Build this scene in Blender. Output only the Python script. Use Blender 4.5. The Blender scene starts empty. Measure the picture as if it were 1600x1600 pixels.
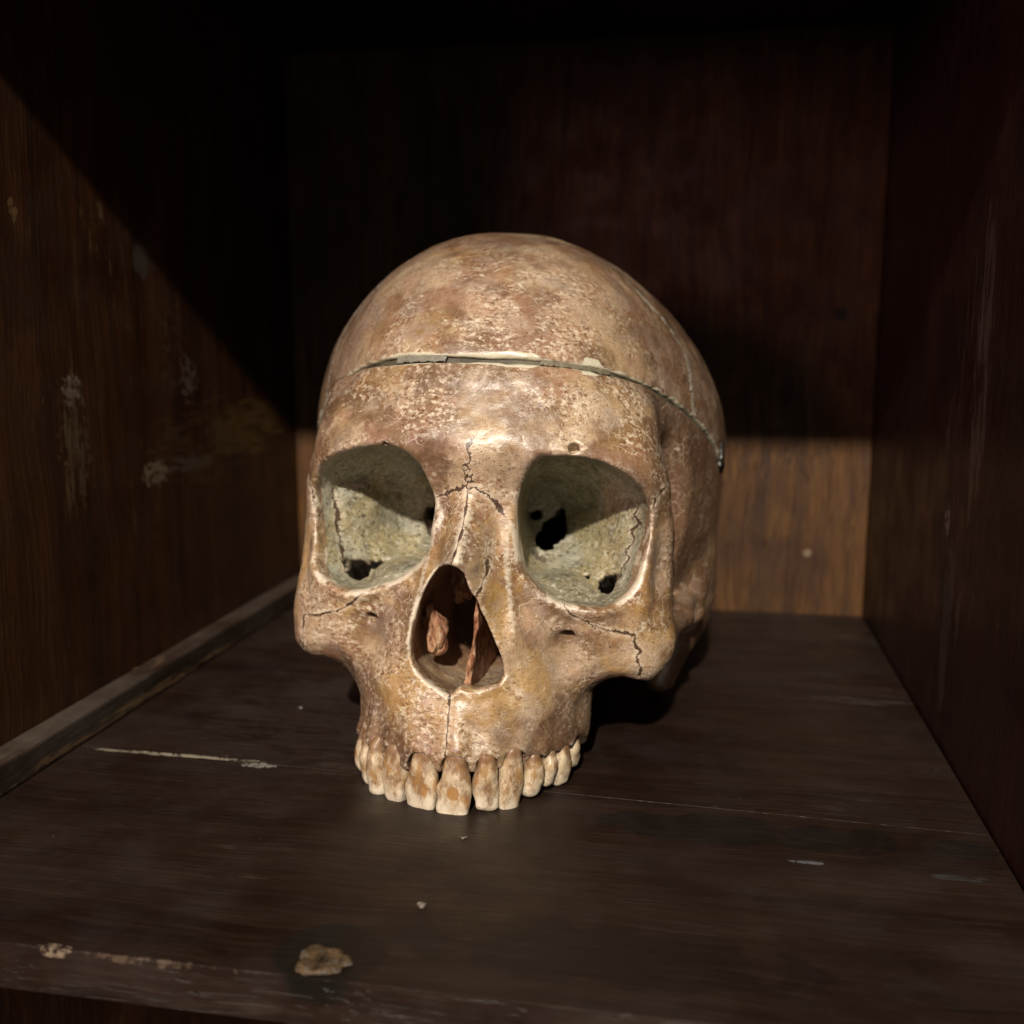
import bpy, math, random
import numpy as np
import mathutils

MM = 0.001
C = bpy.context.scene.collection
SC = bpy.context.scene

# ------------------------------------------------------------------ camera
cam_d = bpy.data.cameras.new('camera'); cam = bpy.data.objects.new('camera', cam_d); C.objects.link(cam)
cam_d.sensor_width = 36; cam_d.lens = 36; cam_d.clip_start = 0.01; cam_d.clip_end = 50
PSI, TH = math.radians(10.3), math.radians(9.5)
cam.location = (0, 0, 0.129)
cam.rotation_euler = (math.pi / 2 - TH, 0, PSI)
cam_d.dof.use_dof = True; cam_d.dof.focus_distance = 0.272; cam_d.dof.aperture_fstop = 11.0
SC.camera = cam

# ------------------------------------------------------------------ world, lamps, exposure
w = bpy.data.worlds.new('World'); SC.world = w; w.use_nodes = True
w.node_tree.nodes['Background'].inputs[0].default_value = (1.0, 0.90, 0.80, 1)
w.node_tree.nodes['Background'].inputs[1].default_value = 0.02

def lamp(name, kind, loc, target, energy, color, size):
    d = bpy.data.lights.new(name, kind); o = bpy.data.objects.new(name, d); C.objects.link(o)
    o.location = loc; d.energy = energy; d.color = color
    if kind == 'AREA': d.size = size
    else: d.shadow_soft_size = size
    v = mathutils.Vector(target) - mathutils.Vector(loc)
    o.rotation_euler = v.to_track_quat('-Z', 'Y').to_euler()
    return o

lamp('room_lamp', 'POINT', (0.03, -1.60, 1.315), (0, 0.3, 0.1), 305.0, (1.0, 0.905, 0.77), 0.03)
lamp('side_lamp', 'AREA', (-0.61, -0.82, 0.37), (-0.05, 0.4, 0.12), 2.5, (1.0, 0.52, 0.52), 0.20)
lamp('fill_lamp', 'AREA', (0.10, -1.10, 0.34), (-0.05, 0.35, 0.12), 0.65, (1.0, 0.91, 0.82), 0.9)  # soft fill added in front of the cabinet to lift the dark cap top

SC.view_settings.view_transform = 'Standard'
SC.view_settings.look = 'None'
SC.view_settings.exposure = 0; SC.view_settings.gamma = 1
SC.view_settings.use_curve_mapping = False
SC.cycles.max_bounces = 5; SC.cycles.diffuse_bounces = 3; SC.cycles.use_adaptive_sampling = True; SC.cycles.adaptive_threshold = 0.025; SC.cycles.use_denoising = True

# ------------------------------------------------------------------ node helpers
class NT:
    def __init__(s, name):
        s.m = bpy.data.materials.new(name); s.m.use_nodes = True
        s.t = s.m.node_tree; s.t.nodes.clear()
        s.out = s.n('ShaderNodeOutputMaterial'); s.b = s.n('ShaderNodeBsdfPrincipled')
        s.l(s.b.outputs[0], s.out.inputs[0])
        tc = s.n('ShaderNodeTexCoord'); s.P = s.vm('SCALE', tc.outputs['Object'], scale=1000.0)   # millimetres
    def n(s, k, **kw):
        x = s.t.nodes.new(k)
        for a, b in kw.items(): setattr(x, a, b)
        return x
    def l(s, a, b): s.t.links.new(a, b)
    def put(s, sock, v):
        if isinstance(v, bpy.types.NodeSocket): s.l(v, sock)
        elif v is not None: sock.default_value = v
    def m_(s, op, a, b=None, c=None, clamp=False):
        x = s.n('ShaderNodeMath', operation=op, use_clamp=clamp)
        for i, v in enumerate((a, b, c)): s.put(x.inputs[i], v)
        return x.outputs[0]
    def vm(s, op, a, b=None, scale=None):
        x = s.n('ShaderNodeVectorMath', operation=op)
        s.put(x.inputs[0], a); s.put(x.inputs[1], b)
        if scale is not None: s.put(x.inputs['Scale'], scale)
        return x.outputs[0]
    def noise(s, scale, detail=4, rough=0.55, vec=None, dist=0.0, off=None, stretch=None, color=False):
        v = vec or s.P
        if stretch: v = s.vm('MULTIPLY', v, stretch)
        if off: v = s.vm('ADD', v, off)
        x = s.n('ShaderNodeTexNoise'); s.l(v, x.inputs['Vector'])
        x.inputs['Scale'].default_value = scale; x.inputs['Detail'].default_value = detail
        x.inputs['Roughness'].default_value = rough; x.inputs['Distortion'].default_value = dist
        return x.outputs['Color' if color else 'Fac']
    def vor(s, scale, feature='F1', vec=None, rand=1.0, off=None):
        v = vec or s.P
        if off: v = s.vm('ADD', v, off)
        x = s.n('ShaderNodeTexVoronoi', feature=feature); s.l(v, x.inputs['Vector'])
        x.inputs['Scale'].default_value = scale; x.inputs['Randomness'].default_value = rand
        return x.outputs['Distance']
    def ss(s, v, a, b, lo=0.0, hi=1.0):
        x = s.n('ShaderNodeMapRange', interpolation_type='SMOOTHSTEP')
        flip = a > b
        if flip: a, b, lo, hi = b, a, hi, lo
        s.put(x.inputs[0], v); x.inputs[1].default_value = a; x.inputs[2].default_value = b
        x.inputs[3].default_value = lo; x.inputs[4].default_value = hi
        return x.outputs[0]
    def mix(s, f, a, b, mode='MIX'):
        x = s.n('ShaderNodeMix', data_type='RGBA', blend_type=mode)
        s.put(x.inputs[0], f)
        s.put(x.inputs[6], a if isinstance(a, bpy.types.NodeSocket) else (*a, 1))
        s.put(x.inputs[7], b if isinstance(b, bpy.types.NodeSocket) else (*b, 1))
        return x.outputs[2]
    def attr(s, name):
        x = s.n('ShaderNodeAttribute', attribute_name=name); return x.outputs['Fac']
    def sep(s, v):
        x = s.n('ShaderNodeSeparateXYZ'); s.l(v, x.inputs[0]); return x.outputs
    def bump(s, h, strength, dist, prev=None):
        x = s.n('ShaderNodeBump'); s.put(x.inputs['Height'], h)
        x.inputs['Strength'].default_value = strength; x.inputs['Distance'].default_value = dist
        if prev: s.l(prev, x.inputs['Normal'])
        return x.outputs[0]
    def done(s, color, rough, normal=None, spec=0.5):
        s.put(s.b.inputs['Base Color'], color if isinstance(color, bpy.types.NodeSocket) else (*color, 1))
        s.put(s.b.inputs['Roughness'], rough)
        if normal: s.l(normal, s.b.inputs['Normal'])
        s.b.inputs['Specular IOR Level'].default_value = spec
        return s.m

# ------------------------------------------------------------------ materials: bone
def bone_material():
    t = NT('aged_bone')
    A = t.attr
    fine = t.noise(0.78, 5, 0.76, dist=0.1, stretch=(0.75, 1, 1))
    mott = t.noise(0.92, 5, 0.78, off=(13, 7, 2), stretch=(0.5, 0.8, 1))
    tiny = t.noise(1.9, 2, 0.6, off=(3, 3, 3))
    # vertices hold broad stains and some painted shade, small mottling comes from noise
    base = t.mix(A('stain_light'), (0.205, 0.122, 0.066), (0.48, 0.352, 0.23))
    base = t.mix(t.m_('MULTIPLY', A('stain_ochre'), 0.68), base, (0.43, 0.255, 0.08))
    base = t.mix(t.m_('MULTIPLY', A('stain_red'), 0.36), base, (0.41, 0.225, 0.155))
    base = t.mix(t.m_('MULTIPLY', A('stain_grey'), 0.4), base, (0.37, 0.30, 0.25))
    base = t.mix(t.m_('MULTIPLY', t.ss(fine, 0.485, 0.61), A('dry')), base, (0.74, 0.635, 0.485))
    base = t.mix(t.m_('MULTIPLY', t.ss(mott, 0.51, 0.38, 0, 0.95), t.m_('ADD', 0.22, t.m_('MULTIPLY', A('dry'), 0.85))), base, (0.16, 0.076, 0.036))
    base = t.mix(t.m_('MULTIPLY', t.ss(tiny, 0.41, 0.31), A('specks')), base, (0.07, 0.034, 0.018))
    base = t.mix(t.m_('MULTIPLY', A('stain_shade'), t.ss(fine, 0.64, 0.42, 0.62, 1.0)), base, (0.115, 0.060, 0.034))  # brown staining mixed with shade painted into the bone colour
    dv = t.vm('ADD', t.P, t.vm('SCALE', t.noise(0.3, 1, 0.5, color=True), scale=3.0))
    web = t.m_('MULTIPLY', t.ss(t.vor(0.30, 'DISTANCE_TO_EDGE', dv), 0.028, 0.0), A('craze'))
    web2 = t.m_('MULTIPLY', t.ss(t.vor(0.55, 'DISTANCE_TO_EDGE', dv, off=(11, 4, 8)), 0.03, 0.0), A('craze_fine'))
    scr = t.m_('MAXIMUM', web, web2)
    base = t.mix(t.m_('MULTIPLY', scr, 0.6), base, (0.20, 0.075, 0.045))
    lw = t.m_('MULTIPLY', t.ss(t.vor(0.17, 'DISTANCE_TO_EDGE', dv, off=(31, 14, 3)), 0.016, 0.0), A('scuff'))
    base = t.mix(t.m_('MULTIPLY', lw, 0.65), base, (0.72, 0.63, 0.50))
    # rubbed pale edges
    geo = t.n('ShaderNodeNewGeometry')
    pt = t.m_('ADD', geo.outputs['Pointiness'], t.m_('MULTIPLY', t.m_('SUBTRACT', fine, 0.5), 0.22))
    edge = t.ss(pt, 0.53, 0.60, 0, 0.7)
    rim = t.m_('ADD', A('rim'), t.m_('MULTIPLY', t.m_('SUBTRACT', mott, 0.5), 2.0))
    pale = t.m_('MAXIMUM', edge, t.ss(rim, 0.40, 1.0, 0, 0.88))
    base = t.mix(pale, base, (0.72, 0.63, 0.50))
    # eye sockets: unstained grey-green bone, dark specks
    soc = A('socket')
    scol = t.mix(A('stain_light'), (0.20, 0.185, 0.125), (0.40, 0.385, 0.295))
    scol = t.mix(t.m_('MULTIPLY', A('stain_ochre'), 0.7), scol, (0.38, 0.31, 0.15))
    scol = t.mix(t.ss(fine, 0.50, 0.62, 0, 0.85), scol, (0.56, 0.54, 0.44))
    scol = t.mix(t.ss(mott, 0.47, 0.38, 0, 0.9), scol, (0.075, 0.06, 0.03))
    scol = t.mix(t.m_('MULTIPLY', t.ss(tiny, 0.42, 0.33, 0, 0.9), t.ss(A('specks'), 0.0, 0.6, 0.25, 1.0)), scol, (0.05, 0.045, 0.025))
    scol = t.mix(t.m_('MULTIPLY', web2, 0.8), scol, (0.05, 0.045, 0.025))
    sn = t.m_('ADD', soc, t.m_('MULTIPLY', t.m_('SUBTRACT', fine, 0.5), 0.6))
    base = t.mix(t.ss(sn, 0.35, 0.75), base, scol)
    base = t.mix(t.m_('MULTIPLY', A('nasal'), 0.85), base, t.mix(t.ss(fine, 0.38, 0.62), (0.20, 0.09, 0.05), (0.40, 0.24, 0.14)))
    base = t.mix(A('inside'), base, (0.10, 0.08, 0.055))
    # sutures: signed distance wiggled by noise
    wig = t.m_('MULTIPLY', t.m_('SUBTRACT', t.noise(0.55, 2, 0.65, off=(4, 9, 1)), 0.5), A('wiggle'))
    sd = t.m_('ABSOLUTE', t.m_('ADD', A('suture'), wig))
    gate = A('suture_on')
    line = t.m_('MULTIPLY', t.ss(t.m_('SUBTRACT', sd, t.m_('ADD', A('suture_width'), A('suture_add'))), 0.22, -0.06), gate)
    halo = t.m_('MULTIPLY', t.m_('MULTIPLY', t.ss(sd, 1.7, 0.3), gate), t.ss(mott, 0.42, 0.56, 0, 0.8))
    base = t.mix(halo, base, (0.68, 0.57, 0.43))
    base = t.mix(t.m_('MULTIPLY', line, 0.95), base, (0.055, 0.027, 0.013))
    # coronal seam: crusty pale and dark grains
    cd = t.m_('ABSOLUTE', t.m_('ADD', A('coronal'), t.m_('MULTIPLY', t.m_('SUBTRACT', fine, 0.5), 4.0)))
    cb = t.m_('MULTIPLY', t.ss(cd, 2.3, 0.7), A('coronal_on'))
    base = t.mix(t.m_('MULTIPLY', cb, t.ss(mott, 0.45, 0.55, 0, 0.95)), base, (0.64, 0.60, 0.50))
    base = t.mix(t.m_('MULTIPLY', cb, t.ss(mott, 0.47, 0.38, 0, 0.9)), base, (0.08, 0.055, 0.035))
    # bare plaster where the surface flaked along the saw cut
    fl = t.m_('ADD', A('flake'), t.m_('MULTIPLY', t.m_('SUBTRACT', mott, 0.5), t.m_('ADD', 0.5, t.m_('MULTIPLY', A('flake'), 0.55))))
    flake = t.ss(t.m_('SUBTRACT', fl, A('cut')), -0.1, 0.18)
    base = t.mix(flake, base, t.mix(t.ss(fine, 0.35, 0.65), (0.58, 0.53, 0.39), (0.68, 0.64, 0.50)))
    # relief
    pits = t.m_('MULTIPLY', t.ss(t.vor(0.42, 'F1', dv, off=(9, 9, 9)), 0.26, 0.08), A('pits'))
    h = t.m_('ADD', t.m_('MULTIPLY', fine, 0.9), t.m_('MULTIPLY', tiny, 0.3))
    h = t.m_('SUBTRACT', h, t.m_('MULTIPLY', pits, 0.7))
    h = t.m_('SUBTRACT', h, t.m_('MULTIPLY', line, 1.5))
    h = t.m_('ADD', h, t.m_('MULTIPLY', cb, t.m_('MULTIPLY', mott, 1.6)))
    nb = t.bump(h, 0.38, 0.0006)
    rough = t.m_('ADD', t.ss(mott, 0.3, 0.7, 0.24, 0.50), t.m_('MULTIPLY', soc, 0.2))
    t.b.inputs['Coat Weight'].default_value = 0.6; t.b.inputs['Coat Roughness'].default_value = 0.27
    cn = t.bump(t.m_('ADD', fine, t.m_('MULTIPLY', pits, -0.6)), 0.16, 0.0006); t.l(cn, t.b.inputs['Coat Normal'])
    return t.done(base, rough, nb, 0.5)

def tooth_material():
    t = NT('stained_tooth')
    oi = t.n('ShaderNodeObjectInfo')
    off = t.n('ShaderNodeCombineXYZ'); t.l(t.m_('MULTIPLY', oi.outputs['Random'], 300.0), off.inputs[0]); t.l(t.m_('MULTIPLY', oi.outputs['Random'], 170.0), off.inputs[2])
    P = t.vm('ADD', t.P, off.outputs[0])
    P = t.vm('MULTIPLY', P, (1, 1, 0.6))
    base = t.mix(t.ss(t.noise(0.26, 5, 0.68, P), 0.40, 0.58), (0.235, 0.135, 0.066), (0.54, 0.43, 0.29))
    base = t.mix(t.ss(t.noise(0.30, 4, 0.65, P, off=(5, 5, 0)), 0.50, 0.62, 0, 0.8), base, (0.34, 0.185, 0.065))
    base = t.mix(t.ss(t.noise(0.35, 5, 0.65, P, off=(9, 0, 9)), 0.55, 0.66, 0, 0.7), base, (0.38, 0.29, 0.22))
    tip = t.m_('ADD', t.attr('tip'), t.m_('MULTIPLY', t.m_('SUBTRACT', t.noise(0.35, 4, 0.6, P, off=(3, 1, 1)), 0.5), 1.2))
    base = t.mix(t.ss(tip, 0.52, 0.95, 0, 0.9), base, (0.70, 0.62, 0.48))
    base = t.mix(t.ss(t.m_('ADD', t.attr('spot'), t.m_('MULTIPLY', t.m_('SUBTRACT', t.noise(0.6, 3, 0.6, P), 0.5), 0.7)), 0.3, 0.75, 0, 0.9), base, (0.34, 0.165, 0.045))
    neck = t.m_('ADD', t.attr('neck'), t.m_('MULTIPLY', t.m_('SUBTRACT', t.noise(0.5, 4, 0.6, P, off=(3, 8, 1)), 0.5), 1.0))
    base = t.mix(t.ss(neck, 0.40, 0.85, 0, 0.8), base, (0.20, 0.105, 0.05))
    sp = t.ss(t.noise(1.3, 4, 0.6, P), 0.36, 0.28)
    base = t.mix(t.m_('MULTIPLY', sp, 0.8), base, (0.10, 0.06, 0.035))
    ck = t.ss(t.vor(0.22, 'DISTANCE_TO_EDGE', t.vm('ADD', P, t.vm('SCALE', t.noise(0.4, 2, 0.5, color=True), scale=3.0))), 0.022, 0.0)
    base = t.mix(t.m_('MULTIPLY', ck, 0.45), base, (0.16, 0.08, 0.04))
    h = t.m_('SUBTRACT', t.noise(0.5, 5, 0.6, P), t.m_('MULTIPLY', ck, 0.3))
    nb = t.bump(h, 0.45, 0.0006)
    return t.done(base, 0.36, nb, 0.5)

def turbinate_material():
    t = NT('nasal_bone_tissue')
    base = t.mix(t.ss(t.noise(0.35, 5, 0.65, stretch=(1, 1, 0.4)), 0.38, 0.6), (0.24, 0.085, 0.04), (0.50, 0.27, 0.15))
    base = t.mix(t.ss(t.noise(0.5, 4, 0.6, stretch=(1, 1, 0.35), off=(8, 3, 3)), 0.56, 0.66, 0, 0.8), base, (0.58, 0.45, 0.29))
    pv = t.vor(0.55, 'F1', t.vm('MULTIPLY', t.P, (1, 1, 0.5)))
    base = t.mix(t.ss(pv, 0.30, 0.12, 0, 0.7), base, (0.09, 0.035, 0.02))
    nb = t.bump(t.m_('ADD', t.noise(0.7, 5, 0.7, stretch=(1, 1, 0.5)), pv), 0.9, 0.0014)
    return t.done(base, 0.45, nb)

def filler_material():
    t = NT('saw_gap_filler')
    base = t.mix(t.ss(t.noise(0.09, 2, 0.4, stretch=(1, 1, 0)), 0.50, 0.54), (0.045, 0.038, 0.024), (0.075, 0.065, 0.042))
    base = t.mix(t.ss(t.noise(0.14, 2, 0.4, stretch=(1, 1, 0), off=(50, 0, 0)), 0.58, 0.61), base, (0.10, 0.088, 0.058))
    base = t.mix(t.ss(t.noise(0.9, 4, 0.7), 0.42, 0.3, 0, 0.6), base, (0.07, 0.06, 0.04))
    return t.done(base, 0.6, t.bump(t.noise(0.6, 4, 0.6), 0.5, 0.0006))

def tape_material(name, c):
    t = NT(name)
    n = t.noise(0.5, 4, 0.7)
    base = t.mix(t.ss(n, 0.35, 0.65), tuple(v * 0.75 for v in c), c)
    base = t.mix(t.ss(t.noise(1.2, 3, 0.6), 0.38, 0.30, 0, 0.6), base, (0.10, 0.08, 0.05))
    return t.done(base, 0.45, t.bump(n, 0.4, 0.0006))

def metal_material():
    t = NT('dull_steel')
    base = t.mix(t.ss(t.noise(0.5, 4, 0.6), 0.4, 0.65), (0.02, 0.02, 0.02), (0.10, 0.10, 0.098))
    t.b.inputs['Metallic'].default_value = 0.9
    return t.done(base, 0.38, t.bump(t.noise(0.8, 3, 0.6), 0.3, 0.0005))

# ------------------------------------------------------------------ materials: wood
def wood(name, axis, c_dark, c_mid, c_light, scale=1.0, rough=(0.45, 0.7), wear=None, wear_amt=0.0, dust=0.0, bumpd=0.0006, seed=(0, 0, 0), marks=()):
    """axis: grain direction 0/1/2"""
    t = NT(name)
    st = [1.0, 1.0, 1.0]; st[axis] = 0.035
    Q = t.vm('ADD', t.P, seed)
    Qd = t.vm('ADD', Q, t.vm('SCALE', t.noise(0.012, 2, 0.5, Q, color=True), scale=14.0))
    g1 = t.noise(0.16 * scale, 5, 0.65, Qd, stretch=tuple(st))
    g2 = t.noise(0.9 * scale, 4, 0.7, Qd, stretch=tuple(st))
    st2 = [1.0, 1.0, 1.0]; st2[axis] = 0.012
    pores = t.ss(t.noise(1.6 * scale, 3, 0.6, Qd, stretch=tuple(st2)), 0.42, 0.30)
    big = t.noise(0.018, 4, 0.6, Q)
    col = t.mix(t.ss(g1, 0.32, 0.68), c_dark, c_mid)
    col = t.mix(t.ss(g2, 0.48, 0.72, 0, 0.75), col, c_light)
    col = t.mix(t.ss(big, 0.52, 0.36, 0, 0.65), col, c_dark)
    col = t.mix(t.m_('MULTIPLY', pores, 0.55), col, tuple(v * 0.35 for v in c_dark))
    h = t.m_('ADD', t.m_('MULTIPLY', g2, 0.6), t.m_('MULTIPLY', pores, -0.6))
    r = t.ss(t.noise(0.05, 4, 0.6, Q, off=(3, 3, 3)), 0.3, 0.7, rough[0], rough[1])
    if dust:
        dn = t.m_('MULTIPLY', t.ss(t.noise(0.022, 6, 0.7, Q, off=(77, 7, 7), stretch=(0.6, 1, 1)), 0.40, 0.70), dust)
        col = t.mix(dn, col, (0.11, 0.09, 0.074))
    if wear:
        s3 = [1.0, 1.0, 1.0]; s3[axis] = 0.22
        wn = t.noise(0.10, 6, 0.72, Q, stretch=tuple(s3), off=(15, 33, 4))
        wm = t.ss(t.noise(0.018, 3, 0.5, Q, off=(5, 3, 40)), 0.48, 0.62)
        wv = t.m_('MULTIPLY', t.ss(wn, 0.60, 0.67), t.m_('MULTIPLY', wm, wear_amt))
        col = t.mix(wv, col, wear)
        # tiny bright nicks
        nk = t.ss(t.noise(0.45, 3, 0.6, Q, stretch=tuple(s3), off=(1, 3, 90)), 0.745, 0.78)
        col = t.mix(t.m_('MULTIPLY', nk, 0.6), col, tuple(min(1, v * 2.2) for v in wear))
    # scuffs, chips and stains with a place of their own: (centre, radii, colour, strength, noise scale, noise stretch, threshold)
    cache = {}
    for (mc, mr, colr, stren, kind, th) in marks:
        if kind not in cache: cache[kind] = t.noise(*{'v': (0.34, 5, 0.75), 'h': (0.34, 5, 0.75), 'x': (0.34, 5, 0.75), 'i': (0.30, 5, 0.72), 'b': (0.06, 4, 0.6)}[kind], stretch={'v': (1, 1, 0.14), 'h': (1, 0.14, 1), 'x': (0.2, 1, 1), 'i': (1, 1, 1), 'b': (1, 1, 1)}[kind], off=(3.3, 8.1, 5.7))
        dvv = t.vm('DIVIDE', t.vm('SUBTRACT', t.P, mc), mr)
        ln = t.n('ShaderNodeVectorMath', operation='LENGTH'); t.l(dvv, ln.inputs[0])
        inside = t.ss(ln.outputs['Value'], 1.0, 0.45)
        f = t.ss(t.m_('ADD', cache[kind], t.m_('MULTIPLY', inside, 0.16)), th, th + 0.09)
        f = t.m_('MULTIPLY', t.m_('MULTIPLY', f, t.ss(inside, 0.02, 0.3)), stren)
        col = t.mix(f, col, colr)
    nb = t.bump(h, 0.5, bumpd)
    return t.done(col, r, nb, 0.4)

# ------------------------------------------------------------------ object helpers
def link_mesh(name, me, mat, parent=None, smooth=True):
    me.materials.append(mat)
    if smooth: me.polygons.foreach_set('use_smooth', np.ones(len(me.polygons), bool))
    o = bpy.data.objects.new(name, me); C.objects.link(o)
    if parent: o.parent = parent
    return o
def mesh_from(name, v, f):
    me = bpy.data.meshes.new(name)
    v = np.asarray(v, np.float32) * MM
    if isinstance(f, np.ndarray):
        n = len(f)
        me.vertices.add(len(v)); me.vertices.foreach_set('co', v.ravel())
        me.loops.add(n * 4); me.loops.foreach_set('vertex_index', f.astype(np.int32).ravel())
        me.polygons.add(n); me.polygons.foreach_set('loop_start', (np.arange(n) * 4).astype(np.int32))
        me.update(calc_edges=True); me.validate()
    else:
        me.from_pydata([tuple(p) for p in v], [], f); me.update()
    return me
def set_attr(me, name, vals):
    a = me.attributes.new(name, 'FLOAT', 'POINT'); a.data.foreach_set('value', np.asarray(vals, np.float32))
def empty(name, loc, label, cat):
    o = bpy.data.objects.new(name, None); C.objects.link(o); o.location = loc; o.empty_display_size = 0.02
    o['label'] = label; o['category'] = cat
    return o

# ------------------------------------------------------------------ field maths (all millimetres, skull frame: x right, y back, z up, origin nasion)
f32 = np.float32
def sst(a, b, v):
    t = np.clip((v - a) / (b - a), 0, 1); return t * t * (3 - 2 * t)
def smin(a, b, k):
    h = np.clip(0.5 + 0.5 * (b - a) / k, 0, 1); return b + (a - b) * h - k * h * (1 - h)
def smax(a, b, k): return -smin(-a, -b, k)
def poly2(px, pz, poly):
    P = np.array(poly, f32); d = np.full(np.broadcast(px, pz).shape, 1e9, f32); ins = np.zeros(d.shape, bool)
    for i in range(len(P)):
        a, b = P[i - 1], P[i]
        ex, ez = b - a; wx = px - a[0]; wz = pz - a[1]
        t = np.clip((wx * ex + wz * ez) / (ex * ex + ez * ez + 1e-9), 0, 1)
        d = np.minimum(d, (wx - ex * t) ** 2 + (wz - ez * t) ** 2)
        c = (a[1] > pz) != (b[1] > pz)
        with np.errstate(divide='ignore', invalid='ignore'):
            xi = a[0] + (pz - a[1]) * ex / (ez if abs(ez) > 1e-9 else 1e-9)
        ins ^= c & (px < xi)
    return np.where(ins, -np.sqrt(d), np.sqrt(d)).astype(f32)
def ell(x, y, z, c, r):
    dx, dy, dz = (x - c[0]) / r[0], (y - c[1]) / r[1], (z - c[2]) / r[2]
    k0 = np.sqrt(dx * dx + dy * dy + dz * dz) + 1e-6
    k1 = np.sqrt((dx / r[0]) ** 2 + (dy / r[1]) ** 2 + (dz / r[2]) ** 2) + 1e-6
    return k0 * (k0 - 1) / k1
def cap(x, y, z, a, b, ra, rb):
    a = np.array(a, f32); b = np.array(b, f32); e = b - a
    wx, wy, wz = x - a[0], y - a[1], z - a[2]
    t = np.clip((wx * e[0] + wy * e[1] + wz * e[2]) / float(e @ e + 1e-9), 0, 1)
    return np.sqrt((wx - e[0] * t) ** 2 + (wy - e[1] * t) ** 2 + (wz - e[2] * t) ** 2) - (ra + (rb - ra) * t)
_rng = np.random.default_rng(5)
_lat = _rng.random((32, 32, 32)).astype(f32)
def vnoise(p):
    i = np.floor(p).astype(int); f = (p - i); f = f * f * (3 - 2 * f); r = 0
    for a in (0, 1):
        for b in (0, 1):
            for c in (0, 1):
                wgt = (f[:, 0] if a else 1 - f[:, 0]) * (f[:, 1] if b else 1 - f[:, 1]) * (f[:, 2] if c else 1 - f[:, 2])
                r = r + wgt * _lat[(i[:, 0] + a) % 32, (i[:, 1] + b) % 32, (i[:, 2] + c) % 32]
    return r * 2 - 1

# outlines of the face measured on the bone (x, z)
SIL = [(-51.8, 36.3), (-50.8, 25.8), (-50.4, 17.3), (-51.6, 7.7), (-53.8, 2.0), (-55.2, -4.8), (-55.2, -19.1), (-55.8, -34.1), (-55.9, -46.2), (-54.6, -51.6), (-51.9, -54.0), (-48.9, -54.8), (-44.7, -55.0), (-41.4, -56.9), (-37.9, -59.7), (-34.9, -63.6), (-32.9, -66.8), (-32.8, -71.0), (-32.9, -75.4), (-31.6, -81.1), (-11.6, -80.7), (0.4, -79.1), (17.8, -77.4), (28.8, -77.2), (36.8, -73.3), (36.5, -64.1), (36.7, -58.6), (39.2, -55.8), (42.9, -53.3), (46.6, -52.0), (50.3, -52.4), (55.2, -52.5), (57.7, -50.6), (59.3, -46.8), (59.6, -41.2), (59.1, -31.7), (58.6, -25.3), (57.9, -10.0), (56.2, -1.2), (55.6, 4.6), (53.5, 9.7), (51.7, 16.2), (50.1, 24.8), (47.9, 34.4), (45.9, 42.1)]
ORB_A = [(-24.1, 10.9), (-29.2, 10.4), (-35.0, 9.3), (-40.3, 7.5), (-44.7, 5.2), (-48.8, 2.0), (-51.0, -1.5), (-52.0, -3.8), (-52.0, -11.4), (-51.2, -17.0), (-49.9, -22.4), (-47.9, -27.1), (-44.5, -30.4), (-39.6, -32.5), (-35.4, -33.1), (-30.6, -32.2), (-26.2, -30.5), (-20.8, -27.9), (-16.6, -24.6), (-13.1, -21.5), (-10.8, -18.5), (-10.7, -14.6), (-10.5, -9.3), (-10.2, -4.8), (-11.2, -1.3), (-12.9, 2.1), (-15.2, 6.0), (-18.3, 8.6), (-21.2, 10.2)]
ORB_B = [(19.9, 10.8), (24.8, 11.1), (30.7, 11.2), (35.6, 10.6), (40.5, 8.8), (44.7, 7.1), (48.4, 3.8), (51.6, -0.4), (52.2, -3.5), (52.1, -8.6), (51.2, -14.8), (50.4, -19.1), (49.1, -23.9), (47.1, -26.7), (44.1, -29.6), (40.4, -31.6), (35.9, -31.7), (30.7, -31.2), (26.5, -30.2), (22.1, -27.5), (18.9, -24.6), (16.7, -21.8), (15.3, -16.4), (14.2, -8.7), (13.9, -2.8), (14.6, 2.4), (16.2, 6.2), (18.2, 9.4)]
NOSE = [(-1.6, -20.7), (-4.3, -21.6), (-6.2, -22.9), (-8.4, -26.0), (-10.3, -29.6), (-11.8, -33.6), (-12.7, -37.7), (-13.4, -41.5), (-13.6, -45.2), (-13.4, -48.5), (-12.4, -51.2), (-10.5, -53.4), (-7.9, -55.2), (-5.0, -56.5), (-2.2, -57.9), (-0.8, -58.5), (0.6, -57.1), (1.9, -55.6), (3.8, -56.4), (6.8, -56.3), (10.0, -55.2), (12.9, -54.1), (13.9, -52.3), (13.6, -50.0), (13.0, -47.1), (11.5, -43.9), (10.0, -40.4), (8.4, -36.9), (6.7, -33.1), (5.7, -30.2), (4.1, -28.6), (3.0, -25.4), (2.1, -22.6), (0.6, -21.1)]
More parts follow.
